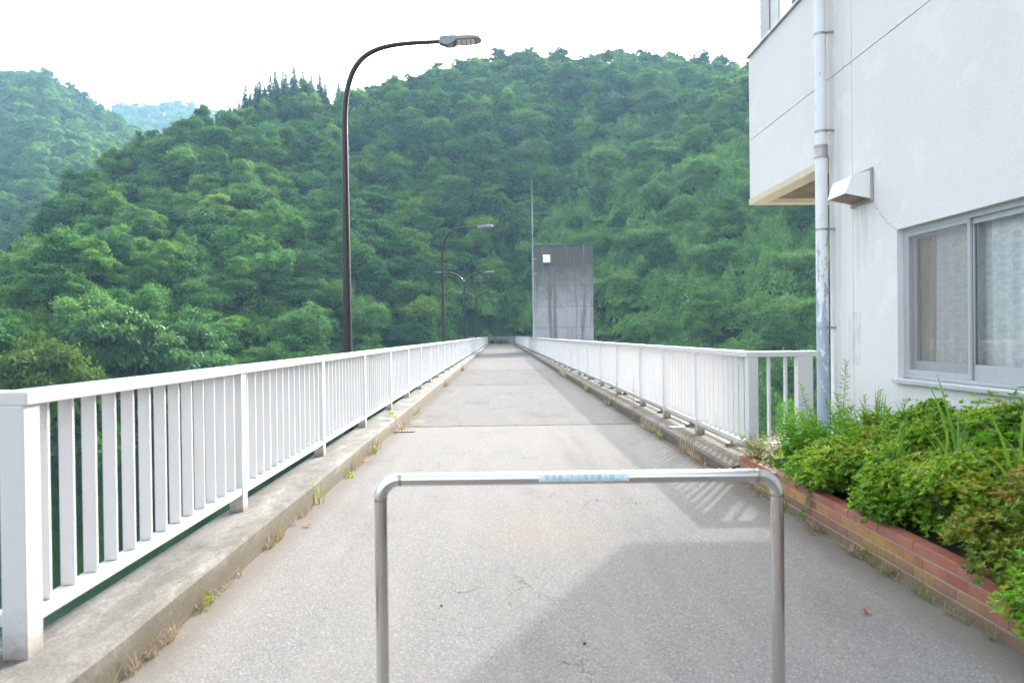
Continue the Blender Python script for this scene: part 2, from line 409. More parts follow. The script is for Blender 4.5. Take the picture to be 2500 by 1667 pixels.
class MB:
    """collects shapes into one mesh"""
    def __init__(s): s.v = []; s.f = []; s.mi = []; s.a = []
    def add(s, vs, fs, mi=0, a=None):
        k = len(s.v); s.v += [tuple(p) for p in vs]
        s.f += [tuple(i + k for i in f) for f in fs]; s.mi += [mi] * len(fs)
        s.a += [0.5 if a is None else a] * len(fs)
        return s
    def box(s, x0, x1, y0, y1, z0, z1, mi=0, a=None, ch=0.0):
        if ch <= 0:
            v = [(x, y, z) for x in (x0, x1) for y in (y0, y1) for z in (z0, z1)]
            f = [(0, 1, 3, 2), (4, 6, 7, 5), (0, 4, 5, 1), (2, 3, 7, 6), (0, 2, 6, 4), (1, 5, 7, 3)]
            return s.add(v, f, mi, a)
        bm = bmesh.new(); bmesh.ops.create_cube(bm, size=1)
        for q in bm.verts:
            q.co = Vector(((x0 + x1) / 2 + q.co.x * (x1 - x0), (y0 + y1) / 2 + q.co.y * (y1 - y0), (z0 + z1) / 2 + q.co.z * (z1 - z0)))
        bmesh.ops.bevel(bm, geom=bm.edges[:], offset=ch, segments=2, affect='EDGES', profile=.5)
        bm.verts.index_update()
        s.add([q.co[:] for q in bm.verts], [tuple(q.index for q in f.verts) for f in bm.faces], mi, a)
        bm.free(); return s
    def tube(s, pts, rad, n=10, mi=0, cap=True, a=None):
        pts = [Vector(p) for p in pts]
        if not hasattr(rad, '__len__'): rad = [rad] * len(pts)
        T = [(pts[min(i + 1, len(pts) - 1)] - pts[max(i - 1, 0)]).normalized() for i in range(len(pts))]
        ref = Vector((0, 0, 1)) if abs(T[0].z) < .9 else Vector((1, 0, 0))
        vs = []; nrm = (ref - T[0] * ref.dot(T[0])).normalized()
        for p, t, r in zip(pts, T, rad):
            nrm = (nrm - t * nrm.dot(t)).normalized(); bn = t.cross(nrm)
            for k in range(n):
                q = 2 * math.pi * k / n
                vs.append(p + (nrm * math.cos(q) + bn * math.sin(q)) * r)
        fs = []
        for i in range(len(pts) - 1):
            for k in range(n):
                fs.append((i * n + k, i * n + (k + 1) % n, (i + 1) * n + (k + 1) % n, (i + 1) * n + k))
        if cap:
            fs.append(tuple(range(n - 1, -1, -1))); fs.append(tuple((len(pts) - 1) * n + k for k in range(n)))
        return s.add(vs, fs, mi, a)
    def mesh(s, name, mats, smooth=False):
        me = bpy.data.meshes.new(name); me.from_pydata(s.v, [], s.f); me.update()
        for m in (mats if isinstance(mats, (list, tuple)) else [mats]): me.materials.append(m)
        me.polygons.foreach_set('material_index', s.mi)
        if smooth:
            me.polygons.foreach_set('use_smooth', [True] * len(s.f))
        at = me.attributes.new('v', 'FLOAT', 'FACE'); at.data.foreach_set('value', s.a)
        bm = bmesh.new(); bm.from_mesh(me); bmesh.ops.recalc_face_normals(bm, faces=bm.faces[:]); bm.to_mesh(me); bm.free()
        return me
    def build(s, name, mats, parent=None, loc=(0, 0, 0), smooth=False):
        o = bpy.data.objects.new(name, s.mesh(name, mats, smooth)); COL.objects.link(o)
        o.location = loc
        if parent is not None: o.parent = parent
        if smooth:
            try:
                o.data.set_sharp_from_angle(angle=R(38))
            except Exception: pass
        return o

def np_mesh(name, V, Fq, mats, a=None, mi=None):
    """V (n,3), Fq (m,4 or 3) -> mesh, quick"""
    me = bpy.data.meshes.new(name)
    n, m, k = len(V), len(Fq), Fq.shape[1]
    me.vertices.add(n); me.vertices.foreach_set('co', np.ascontiguousarray(V, dtype=np.float32).ravel())
    me.loops.add(m * k); me.loops.foreach_set('vertex_index', np.ascontiguousarray(Fq, dtype=np.int32).ravel())
    me.polygons.add(m)
    me.polygons.foreach_set('loop_start', np.arange(0, m * k, k, dtype=np.int32))
    try: me.polygons.foreach_set('loop_total', np.full(m, k, dtype=np.int32))
    except Exception: pass
    for q in (mats if isinstance(mats, (list, tuple)) else [mats]): me.materials.append(q)
    if mi is not None: me.polygons.foreach_set('material_index', mi.astype(np.int32))
    if a is not None:
        at = me.attributes.new('v', 'FLOAT', 'FACE'); at.data.foreach_set('value', a.astype(np.float32))
    me.update(calc_edges=True); me.validate()
    return me
def link_mesh(name, me, parent=None, loc=(0, 0, 0)):
    o = bpy.data.objects.new(name, me); COL.objects.link(o); o.location = loc
    if parent is not None: o.parent = parent
    return o
def unit(a): return a / np.maximum(np.linalg.norm(a, axis=-1, keepdims=True), 1e-9)
def leaves(P, D, N, L, Wd, fold=.25, droop=.0):
    """leaf = 6 verts, two quads folded on the midrib. P,D,N (n,3), L,Wd (n,)"""
    D = unit(D); N = unit(N - D * (N * D).sum(1, keepdims=True)); S = np.cross(D, N)
    L = np.asarray(L)[:, None]; Wd = np.asarray(Wd)[:, None]
    b = P; tip = P + D * L - N * L * droop
    m1 = P + D * L * .42; 
    l1 = m1 + S * Wd * .5 + N * Wd * fold; r1 = m1 - S * Wd * .5 + N * Wd * fold
    V = np.stack([b, l1, tip, r1], 1).reshape(-1, 3)
    n = len(P); i = np.arange(n)[:, None] * 4
    F = np.concatenate([i + np.array([[0, 1, 2]]), i + np.array([[0, 2, 3]])], 1).reshape(-1, 3)
    return V, F
def rvec(n): return unit(RNG.normal(size=(n, 3)))
def merge(parts):
    V, F, A = [], [], []; k = 0
    for v, f, a in parts:
        V.append(v); F.append(f + k); A.append(a); k += len(v)
    return np.concatenate(V), np.concatenate(F), np.concatenate(A)

# ------------------------------------------------------------------ setting: terrain, water
def tab(u, pts): 
    return np.interp(u, [p[0] for p in pts], [p[1] for p in pts])
E_MAIN = [(-1.2, -.06), (-.81, -.01), (-.643, .098), (-.616, .148), (-.586, .183), (-.561, .206), (-.5255, .233), (-.488, .254), (-.455, .273), (-.392, .279), (-.327, .309), (-.277, .32), (-.204, .327), (-.152, .335), (-.102, .354),
          (-.074, .367), (-.0225, .379), (.034, .382), (.09, .375), (.147, .380), (.204, .376), (.261, .376), (.33, .372), (.43, .36), (.55, .31), (.72, .26), (.95, .2), (1.4, .14)]
Y_MAIN = [(-1.2, 80), (-.81, 95), (-.642, 125), (-.563, 150), (-.484, 170), (-.392, 195), (-.277, 215), (-.1, 235), (.034, 245), (.26, 240), (.43, 225), (.72, 190), (.95, 160), (1.4, 130)]
S_MAIN = [(-1.2, 50), (-.81, 54), (-.62, 61), (-.5, 70), (-.3, 88), (-.15, 104), (-.03, 119), (.03, 119), (.1, 106), (.2, 86), (.36, 62), (.6, 52), (1.4, 46)]
ZS_MAIN = [(-1.2, -8.2), (-.02, -8.2), (.05, -16), (.15, -20), (1.4, -20)]
TREE_H = 8.5
def z_main(x, y):
    u = x / y
    ys, yr, zs = tab(u, S_MAIN), tab(u, Y_MAIN), tab(u, ZS_MAIN)
    zr = CAM_H + tab(u, E_MAIN) * yr - TREE_H
    t = (y - ys) / (yr - ys)
    tt = np.clip(t, 0, 1)
    z = zs + (zr - zs) * (tt + .07 * np.sin(np.pi * tt))
    z = np.where(t < 0, zs + (y - ys) * .6, z)
    z = np.where(t > 1, zr - (y - yr) * .4, z)
    amp = np.clip(tt * 3, 0, 1) * np.clip((1.15 - tt) * 3, .25, 1)
    bump = np.sin(x * .09 + 1.3) * np.cos(y * .075) * 2.2 + np.sin(x * .21 + y * .13) * 1.1 + np.sin(x * .05 - y * .06 + 2) * 2.0
    z = z + bump * amp
    # the road end stands clear of the slope
    near = np.exp(-((x - .3) / 9) ** 4) * (y < 136)
    z = np.where(near > .4, np.minimum(z, -1.2 - (135 - y) * .3), z)
    return np.maximum(z, -22.0)
E_LEFT = [(-1.6, .28), (-1.1, .31), (-.81, .328), (-.638, .349), (-.61, .35), (-.583, .34), (-.544, .32), (-.511, .30), (-.473, .272), (-.40, .21), (-.28, .10)]
E_FAR = [(-.8, .22), (-.6, .27), (-.50, .296), (-.45, .302), (-.39, .294), (-.33, .28), (-.2, .22)]
def z_ridge(E, foot, ridge, zf, th):
    def f(x, y):
        u = x / y; zr = CAM_H + tab(u, E) * ridge - th
        t = (y - foot) / (ridge - foot); tt = np.clip(t, 0, 1)
        z = zf + (zr - zf) * (tt + .05 * np.sin(np.pi * tt))
        z = np.where(t > 1, zr - (y - ridge) * .4, z)
        return z + (np.sin(x * .06 + 1) * np.cos(y * .05) * 3 + np.sin(x * .13 + y * .08) * 1.6) * np.clip(tt * 2, 0, 1) * np.clip((1.2 - tt) * 2, .2, 1)
    return f
z_left = z_ridge(E_LEFT, 190, 400, -4, 7)
z_far = z_ridge(E_FAR, 480, 760, 20, 8)
def terrain(name, fz, u0, u1, nu, ys):
    us = np.linspace(u0, u1, nu); V = []
    for y in ys:
        x = us * y; V.append(np.stack([x, np.full(nu, y), fz(x, np.full(nu, y))], 1))
    V = np.concatenate(V); i = np.arange(nu - 1)
    F = np.concatenate([np.stack([r * nu + i, r * nu + i + 1, (r + 1) * nu + i + 1, (r + 1) * nu + i], 1) for r in range(len(ys) - 1)])
    me = np_mesh(name, V, F, M['ground']); me.polygons.foreach_set('use_smooth', [True] * len(F))
    return tag(link_mesh(name, me), kind='structure')
terrain('hillside', z_main, -1.2, 1.4, 150, np.linspace(40, 330, 120))
terrain('left_hill', z_left, -1.6, -.2, 70, np.linspace(170, 480, 60))
terrain('far_hill', z_far, -.8, -.1, 40, np.linspace(460, 860, 40))
b = MB()
b.add([(-1200, -300, -8), (-2.0, -300, -8), (-2.0, 140, -8), (-1200, 140, -8)], [(0, 1, 2, 3)])
tag(b.build('water', M['water']), kind='structure')
b = MB(); b.add([(2.7, -300, -20), (1200, -300, -20), (1200, 140, -20), (2.7, 140, -20)], [(0, 1, 2, 3)])
tag(b.build('downstream_water', M['water']), kind='structure')

# road, kerbs, dam crest
ROAD_END = 134.0
b = MB()
ysr = [-25, 0, 3, 7.9] + list(np.arange(12, ROAD_END, 8)) + [ROAD_END]
for y0, y1 in zip(ysr[:-1], ysr[1:]):
    x1 = 3.66 if y1 <= 7.91 else 2.40
    b.add([(-1.75, y0, 0), (x1, y0, 0), (x1, y1, 0), (-1.75, y1, 0)], [(0, 1, 2, 3)])
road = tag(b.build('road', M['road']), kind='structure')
def kerb(name, prof, segs, kind='structure'):
    b = MB(); rr = random.Random(3)
    for y0, y1 in segs:
        n = max(2, int((y1 - y0) / .35)) if y1 < 40 else 6
        vs = []
        for i in range(n + 1):
            y = y0 + (y1 - y0) * i / n
            for (x, z, j) in prof: vs.append((x + rr.uniform(-j, j), y, z + rr.uniform(-j, j) * .5))
        k = len(prof); fs = []
        for i in range(n):
            for q in range(k): fs.append((i * k + q, i * k + (q + 1) % k, (i + 1) * k + (q + 1) % k, (i + 1) * k + q))
        fs.append(tuple(range(k))); fs.append(tuple(n * k + q for q in range(k)))
        b.add(vs, fs)
    return tag(b.build(name, M['kerb']), kind=kind)
jn = [13.0 + 10.65 * k for k in range(12)]
def segs(y0, y1, gap=.016):
    c = [y0] + [y for y in jn if y0 < y < y1] + [y1]
    return [(a + gap / 2, b_ - gap / 2) for a, b_ in zip(c[:-1], c[1:])]
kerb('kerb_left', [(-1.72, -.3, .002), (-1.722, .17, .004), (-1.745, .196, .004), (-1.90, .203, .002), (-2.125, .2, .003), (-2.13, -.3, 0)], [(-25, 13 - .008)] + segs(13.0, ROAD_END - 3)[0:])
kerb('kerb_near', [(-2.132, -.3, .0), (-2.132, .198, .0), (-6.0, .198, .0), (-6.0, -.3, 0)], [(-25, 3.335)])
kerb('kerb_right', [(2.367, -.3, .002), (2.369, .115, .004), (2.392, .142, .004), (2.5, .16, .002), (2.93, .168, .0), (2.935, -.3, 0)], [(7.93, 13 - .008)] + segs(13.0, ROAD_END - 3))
b = MB(); b.box(-2.05, 2.85, 3.4, ROAD_END + 3, -.9, -.32)
b.box(-1.7, 2.5, 3.4, ROAD_END + 3, -23.5, -.95)
tag(b.build('dam_wall', M['deck']), kind='structure')
b = MB(); b.box(-60, 40, -80, 3.3, -10, -.33); b.box(3.0, 40, 3.4, 8.32, -22, -.33)
tag(b.build('ground', M['deck']), kind='structure')
# slab joints: ragged grit-filled gaps
rr = random.Random(5)
for k, y in enumerate(jn[:-1]):
    b = MB(); n = 60; vs = []
    for i in range(n + 1):
        x = -1.715 + 4.075 * i / n
        w = rr.uniform(.012, .045) * (1 + k * .35); c = y + .012 * math.sin(i * .5 + k) + rr.uniform(-.006, .006)
        vs += [(x, c - w, .004), (x, c + w, .004)]
    b.add(vs, [(2 * i, 2 * i + 2, 2 * i + 3, 2 * i + 1) for i in range(n)])
    b.build('joint', M['joint'], road)
def blob_sheet(cx, cy, rx, ry, z, seed, n=40, dome=0.0):
    r_ = random.Random(seed); vs = [(cx, cy, z + dome)]
    for i in range(n):
        a = 2 * math.pi * i / n; k = .75 + .35 * noise.noise(Vector((math.cos(a) * 1.7, math.sin(a) * 1.7, seed))) + r_.uniform(-.07, .07)
        vs.append((cx + math.cos(a) * rx * k, cy + math.sin(a) * ry * k, z))
    return vs, [(0, 1 + i, 1 + (i + 1) % n) for i in range(n)]
b = MB(); b.add(*blob_sheet(-1.50, 13.7, .2, .55, .004, 3, 40, .02))
b.build('silt_patch', M['dirt'], road)
# retaining wall across the road end
b = MB(); b.box(-8, 9, ROAD_END + .6, ROAD_END + 1.1, -2, 1.25); b.box(-8.05, 9.05, ROAD_END + .55, ROAD_END + 1.15, 1.252, 1.37)
tag(b.build('retaining_wall', M['deck']), 'low grey retaining wall closing the far end of the road', 'wall')
b = MB(); b.box(-9, 10, ROAD_END - 1, ROAD_END + .6, -3, -.003)
tag(b.build('road_end_apron', M['deck']), kind='structure')

# ------------------------------------------------------------------ railings
def baluster_mesh(z0, z1, w=.033):
    return MB().box(-w, w, -.011, .011, z0, z1, ch=.003).mesh('baluster', M['white'])
def railing(name, label, x, posts, zk, ztop, side, y_start, w=.033):
    """side=+1: the road lies towards +x"""
    root = thing(name, label, 'railing', (x, y_start, zk))
    H = ztop - zk; hp = H - .058
    post = MB().box(-.052, .052, 0, .115, 0, hp, ch=.004).mesh('post', M['white'])
    for y in posts: link_mesh('post', post, root, (-side * .052, y - y_start, 0))
    ye = posts[-1] + .115
    # handrail in lengths of two bays
    cuts = [posts[0]] + posts[2::2]
    if cuts[-1] < posts[-1]: cuts.append(posts[-1])
    cuts[-1] += .115
    for a, c in zip(cuts[:-1], cuts[1:]):
        MB().box(-side * .052 - .066, -side * .052 + .066, a + .0015 - y_start, c - .0015 - y_start, H - .058, H, ch=.006).build('top_rail', M['white'], root)
    rail = None
    bm_ = baluster_mesh(.185, hp, w); n_ind = 0; rest = MB()
    for i, (a, c) in enumerate(zip(posts[:-1], posts[1:])):
        MB().box(-side * .05 - .042, -side * .05 + .044, a + .1155 - y_start, c - .0005 - y_start, .13, .183, ch=.004).build('bottom_rail', M['white'], root)
        nb = round((c - a - .115) / .197)
        for k in range(nb):
            y = a + .115 + (c - a - .115) * (k + .5) / nb - y_start + .0
            if n_ind < 100:
                link_mesh('baluster', bm_, root, (-side * .055, y, 0)); n_ind += 1
            else:
                rest.box(-side * .055 - w, -side * .055 + w, y - .01, y + .01, .185, hp)
    o = rest.build('baluster', M['white'], root); o['kind'] = 'stuff'
    return root
postsL = [3.223 + 2.69 * k for k in range(47)]
rl = railing('railing', 'white baluster railing along the left kerb on the lake side', -1.985, postsL, .2, 1.32, 1, 3.223)
# return of the left railing beyond the corner post
MB().box(-2.0, -.12, .0, .132, 1.062, 1.12, ch=.006).build('top_rail', M['white'], rl)
MB().box(-2.0, -.105, .03, .10, .13, .183, ch=.004).build('bottom_rail', M['white'], rl)
bmL = baluster_mesh(.185, 1.062)
for k in range(8):
    o = link_mesh('baluster', bmL, rl, (-.28 - .2 * k, .055, 0)); o.rotation_euler = (0, 0, R(90))
postsR = [8.11, 10.27, 12.33, 14.42] + [17.3 + 2.87 * k for k in range(40)]
postsR = [y for y in postsR if y < 131]
rrl = railing('railing', 'white baluster railing along the right kerb with a corner by the planter', 2.635, postsR, .165, 1.325, -1, 8.11, .027)
H = 1.16
MB().box(.12, .755, .0, .132, H - .058, H, ch=.006).build('top_rail', M['white'], rrl)
MB().box(.105, .53, .025, .10, .13, .183, ch=.004).build('bottom_rail', M['white'], rrl)
MB().box(.53, .69, .0, .115, 0, H - .0585, ch=.004).build('post', M['white'], rrl)
bmR = baluster_mesh(.185, H - .058)
for x in (.235, .415):
    o = link_mesh('baluster', bmR, rrl, (x, .06, 0)); o.rotation_euler = (0, 0, R(90))
# short bay of railing that bulges out over the water far along the left side
lk = thing('lookout_railing', 'small white railing of the lookout bay on the left beyond the double lamps', 'railing', (-2.2, 97, .2))
MB().box(-1.6, -.12, 0, .12, 1.06, 1.12).build('top_rail', M['white'], lk)
MB().box(-1.6, -.12, .02, .1, .13, .18).build('bottom_rail', M['white'], lk)
for x in (-1.6, -.2): MB().box(x - .05, x + .05, .01, .11, -.6, 1.058).build('post', M['white'], lk)
for k in range(6): link_mesh('baluster', bmL, lk, (-1.4 + .2 * k, .06, 0))

# ------------------------------------------------------------------ barrier
BY = 2.95
bar = thing('barrier', 'stainless steel hoop barrier standing across the road with a small label', 'barrier', (.30, BY, 0))
zl, zr_, xl, xr, rb = .981, .978, -.765, .765, .0243
bend = .075
pts = []
MB().tube([(xl, 0, -.05), (xl, 0, zl - bend)], rb, 28).build('post', M['steel'], bar, smooth=True)
MB().tube([(xr, 0, -.05), (xr, 0, zr_ - bend)], rb, 28).build('post', M['steel'], bar, smooth=True)
for sx, xx, zz in ((1, xl, zl), (-1, xr, zr_)):
    p = [(xx + sx * (bend - bend * math.cos(q)), 0, zz - bend + bend * math.sin(q)) for q in np.linspace(0, math.pi / 2, 12)]
    MB().tube(p, rb * 1.012, 28).build('elbow', M['steel'], bar, smooth=True)
    MB().tube([(xx, 0, zz - bend - .007), (xx, 0, zz - bend), (xx, 0, zz - bend + .006)], [rb * 1.005, rb * 1.03, rb * 1.005], 28, cap=False).build('weld', M['weld'], bar, smooth=True)
    MB().tube([(xx + sx * (bend - .006), 0, zz), (xx + sx * bend, 0, zz), (xx + sx * (bend + .007), 0, zz)], [rb * 1.005, rb * 1.03, rb * 1.005], 28, cap=False).build('weld', M['weld'], bar, smooth=True)
    MB().tube([(xx, 0, .0), (xx, 0, .006)], .05, 28).build('base_ring', M['steel'], bar)
MB().tube([(xl + bend, 0, zl), (xr - bend, 0, zr_)], rb, 28).build('crossbar', M['steel'], bar, smooth=True)
# label wrapped on the upper front of the crossbar
def wrap(x, s, r, x0=.014, z0=.9795): 
    """x along the bar, s arc length measured upward from the bar's front"""
    q = s / r
    return (x0 + x, -r * math.cos(q), z0 + r * math.sin(q))
rs = rb + .0008; b = MB(); vs = []; n = 14
for i in range(n + 1):
    s_ = -.011 + .031 * i / n
    vs += [wrap(-.172, s_, rs), wrap(.172, s_, rs)]
b.add(vs, [(2 * i, 2 * i + 1, 2 * i + 3, 2 * i + 2) for i in range(n)])
lab = b.build('label', M['sticker'], bar, smooth=True)
cu = bpy.data.curves.new('notice_text', 'FONT'); cu.body = '関係者以外の車両進入禁止!'
cu.size = .0245; cu.align_x = 'CENTER'; cu.resolution_u = 3
to = bpy.data.objects.new('notice_text_source', cu); COL.objects.link(to)
bpy.context.view_layer.update()
dg = bpy.context.evaluated_depsgraph_get()
tm = bpy.data.meshes.new_from_object(to.evaluated_get(dg))
bpy.data.objects.remove(to); bpy.data.curves.remove(cu)
xs = [v.co.x for v in tm.vertices]
if xs:
    cx = (min(xs) + max(xs)) / 2; k = .30 / (max(xs) - min(xs)); ymid = (min(v.co.y for v in tm.vertices) + max(v.co.y for v in tm.vertices)) / 2
    for v in tm.vertices: v.co = Vector(wrap((v.co.x - cx) * k, .0045 + (v.co.y - ymid) * 1.0, rs + .0006))
    tm.materials.clear(); tm.materials.append(M['ink'])
    o = bpy.data.objects.new('lettering', tm); COL.objects.link(o); o.parent = lab

# ------------------------------------------------------------------ street lamps
def lamp_head_parts(parent, x0, z0, sx, L=.62, tilt=.055):
    """head from x0 outward along sx"""
    def P(t, y, z): return (x0 + sx * t, y, z0 + t * tilt + z)
    prof = [(-.02, .055, -.015, .085), (.10, .085, -.06, .085), (.19, .13, -.045, .075), (.24, .145, -.012, .065), (.42, .15, -.012, .06), (.54, .135, -.012, .055), (.60, .09, -.010, .045), (.625, .03, -.004, .03)]
    b = MB(); vs = []
    for t, w, zb, zt in prof:
        vs += [P(t, -w, zb), P(t, w, zb), P(t, w, zb + (zt - zb) * .55), P(t, w * .7, zt), P(t, -w * .7, zt), P(t, -w, zb + (zt - zb) * .55)]
    fs = []
    for i in range(len(prof) - 1):
        for k in range(6): fs.append((i * 6 + k, i * 6 + (k + 1) % 6, (i + 1) * 6 + (k + 1) % 6, (i + 1) * 6 + k))
    fs.append(tuple(range(6))); fs.append(tuple((len(prof) - 1) * 6 + k for k in range(6)))
    b.add(vs, fs); h = b.build('lamp_head', M['lamp_grey'], parent)
    b = MB()
    b.add([P(.25, -.13, -.0135), P(.53, -.12, -.0135), P(.53, .12, -.0135), P(.25, .13, -.0135)], [(0, 1, 2, 3)])
    b.build('lens_plate', M['lamp'], h)
    b = MB()
    for i in range(4):
        for j in range(2):
            t0 = .258 + i * .068; y0 = -.115 + j * .12
            q = [(t0, y0), (t0 + .055, y0), (t0 + .055, y0 + .11), (t0, y0 + .11)]
            b.add([P(t, y, -.0165) for t, y in q], [(0, 1, 2, 3)])
    b.build('led_panel', M['led'], h)
    return h
def arm_path(x0, z0, x1, z1, k=1.0, n=26):
    """quarter sweep from vertical at (x0,z0) to nearly level at (x1,z1)"""
    out = []
    p0, p1, p2, p3 = Vector((x0, z0)), Vector((x0 + (x1 - x0) * .02, z0 + (z1 - z0) * .95)), Vector((x0 + (x1 - x0) * .30, z0 + (z1 - z0) * .975)), Vector((x1, z1))
    for i in range(n + 1):
        t = i / n; q = p0 * (1 - t) ** 3 + p1 * 3 * t * (1 - t) ** 2 + p2 * 3 * t * t * (1 - t) + p3 * t ** 3
        out.append((q.x, 0, q.y))
    return out
def lamp_base(root):
    MB().tube([(0, 0, -.9), (0, 0, .25), (0, 0, .35), (0, 0, 4.78)], [.088, .086, .078, .045], 20).build('pole', M['lamp'], root, smooth=True)
    MB().box(-.2, .2, -.2, .2, -.93, -.9).build('base_plate', M['lamp'], root)
    MB().box(-.092, -.07, -.05, .05, -.3, .05, ch=.004).build('access_cover', M['lamp'], root)
def single_lamp(label, loc, group):
    root = thing('street_lamp', label, 'street lamp', loc, 0, group); lamp_base(root)
    p = arm_path(0, 4.78, 1.47, 5.97); r_ = list(np.linspace(.045, .03, len(p)))
    MB().tube(p, r_, 16).build('arm', M['lamp'], root, smooth=True)
    lamp_head_parts(root, 1.46, 5.955, 1); return root
def double_lamp(label, loc, group):
    root = thing('street_lamp', label, 'street lamp', loc, 0, group); lamp_base(root)
    MB().tube([(0, 0, 4.7), (0, 0, 5.06)], [.052, .05], 16).build('pole_collar', M['lamp'], root, smooth=True)
    for s in (1, -1):
        p = [(s * .03, 0, 5.0), (s * .05, 0, 5.10), (s * .12, 0, 5.24), (s * .30, 0, 5.44), (s * .6, 0, 5.62), (s * .95, 0, 5.72), (s * 1.35, 0, 5.765)]
        MB().tube(p, .040, 12).build('arm', M['lamp'], root, smooth=True)
        lamp_head_parts(root, s * 1.34, 5.75, s, tilt=.03)
    return root
g = 'street lamps along the left railing'
single_lamp('tall black lamp whose curved arm stands against the white sky', (-2.3, 11.65, 0), g)
single_lamp('second black lamp along the left railing with one curved arm', (-2.3, 31.47, 0), g)
double_lamp('two-armed lamp third along the left railing, larger of the forked pair', (-2.3, 51.37, 0), g)
double_lamp('smaller two-armed lamp fourth along the left railing', (-2.3, 75.1, 0), g)
single_lamp('distant one-armed lamp fifth along the left railing', (-2.3, 97.2, 0), g)
single_lamp('farthest one-armed lamp, half hidden behind the smaller forked lamp', (-4.0, 133.4, 0), g)
# corbels that carry the lamps on the lake face of the dam
b = MB()
for y in (11.65, 31.47, 51.37, 75.1, 97.2):
    b.box(-2.65, -2.06, y - .3, y + .3, -1.3, -.935)
tag(b.build('dam_corbels', M['deck']), kind='structure')

# ------------------------------------------------------------------ tower and mast
TY = 66.0
tw = thing('gate_tower', 'square grey concrete gate tower with dark streaks beside the right railing', 'tower', (5.6, TY, 0))
b = MB(); b.box(3.16 - 5.6, 8.07 - 5.6, 0, 4.9, -20, 9.17, ch=.03)
b.build('shaft', M['tower'], tw)
MB().box(3.12 - 5.6, 8.11 - 5.6, -.04, 4.94, 9.172, 9.25, ch=.01).build('roof_slab', M['tower'], tw)
hd = MB()
x0, x1, z0, z1 = 3.80 - 5.6, 4.38 - 5.6, 7.70, 8.40
hd.add([(x0, -.003, z0), (x1, -.003, z0), (x1, -.003, z1), (x0, -.003, z1), (x0, -.42, z0), (x1, -.42, z0), (x1, -.34, z0 + .42), (x0, -.34, z0 + .42), (x0, -.1, z1), (x1, -.1, z1)],
       [(0, 1, 2, 3), (4, 5, 6, 7), (7, 6, 9, 8), (8, 9, 2, 3), (0, 4, 7, 8, 3), (1, 5, 6, 9, 2), (0, 1, 5, 4)])
tag(hd.build('vent_hood', M['white_plain'], None, (5.6, TY, 0)), 'white box vent hood high on the concrete tower', 'vent')
mast = thing('mast', 'slim grey lightning mast rising through the right railing beside the tower', 'mast', (2.79, 63.4, .165))
MB().tube([(0, 0, 0), (0, 0, 2.2)], [.085, .08], 14).build('pole', M['galv_pole'], mast, smooth=True)
MB().tube([(0, 0, 2.2), (0, 0, 8.2)], [.055, .05], 12).build('pole', M['galv_pole'], mast, smooth=True)
MB().tube([(0, 0, 8.2), (0, 0, 11.6), (0, 0, 14.35)], [.042, .036, .012], 10).build('rod', M['galv_pole'], mast, smooth=True)
for z in (1.55, 6.4, 7.6): MB().box(-.06, .32, .05, .12, z, z + .06).build('clamp', M['galv'], mast)
MB().box(-.14, .14, -.14, .14, 0, .03).build('base_plate', M['galv_pole'], mast)

# ------------------------------------------------------------------ building
XW = 3.62; G = .005
bl = thing('building', 'white rendered building with an overhanging upper floor on the right', 'building', (XW, 8.35, 0))
def bb(*a, **k): return MB().box(*a, **k)
o_ = (-XW, -8.35, 0)
def wpart(mb, name, mat, parent=bl, off=True, smooth=False):
    mb.v = [(x - XW, y - 8.35, z) for x, y, z in mb.v]
    return mb.build(name, mat, parent, smooth=smooth)
W = MB(); TH = .028
ZJ, YJ = 4.275, 7.80
wy0, wy1, wz0, wz1 = 5.0, 6.93, 1.10, 2.445
X1 = XW + TH
def panel(y0, y1, z0, z1): W.box(XW, X1, y0, y1, z0, z1)
# lower right field with the window opening
panel(-6, wy0, -.5, ZJ - G); panel(wy1, YJ - G, -.5, ZJ - G); panel(wy0, wy1, -.5, wz0); panel(wy0, wy1, wz1, ZJ - G)
panel(YJ + G, 8.35, -.5, ZJ - G)
panel(-6, YJ - G, ZJ + G, 5.45); panel(YJ + G, 11.0, ZJ + G, 5.45)
panel(8.35, 11.0, 3.44, ZJ - G)
# end faces
W.box(X1, 12, 10.96, 11.0, 3.44, 5.45)
W.box(X1, 12, 8.31, 8.35, -22, 3.45)
W.box(X1, 12, -6, -5.96, -.5, 8.6)
# reveals
W.box(X1, XW + .2, wy0 - .05, wy0, wz0, wz1 + .05); W.box(X1, XW + .2, wy1, wy1 + .05, wz0, wz1 + .05)
W.box(X1, XW + .2, wy0 - .05, wy1 + .05, wz1 + .05, wz1 + .1); W.box(X1, XW + .2, wy0, wy1, wz1, wz1 + .05)
W.box(XW + .12, XW + .2, wy0, wy1, wz0 - .06, wz0 - .003)
wpart(W, 'wall', M['stucco'])
b = MB()
for y0, y1, z0, z1 in ((-6, wy0 - .06, -.5, 5.4), (wy1 + .06, 8.3, -.5, 5.4), (wy0 - .06, wy1 + .06, -.5, wz0 - .07), (wy0 - .06, wy1 + .06, wz1 + .11, 5.4), (8.3, 10.95, 3.5, 5.4)):
    b.box(X1 + .004, X1 + .05, y0, y1, z0, z1)
wpart(b, 'joint_backing', M['groove'])
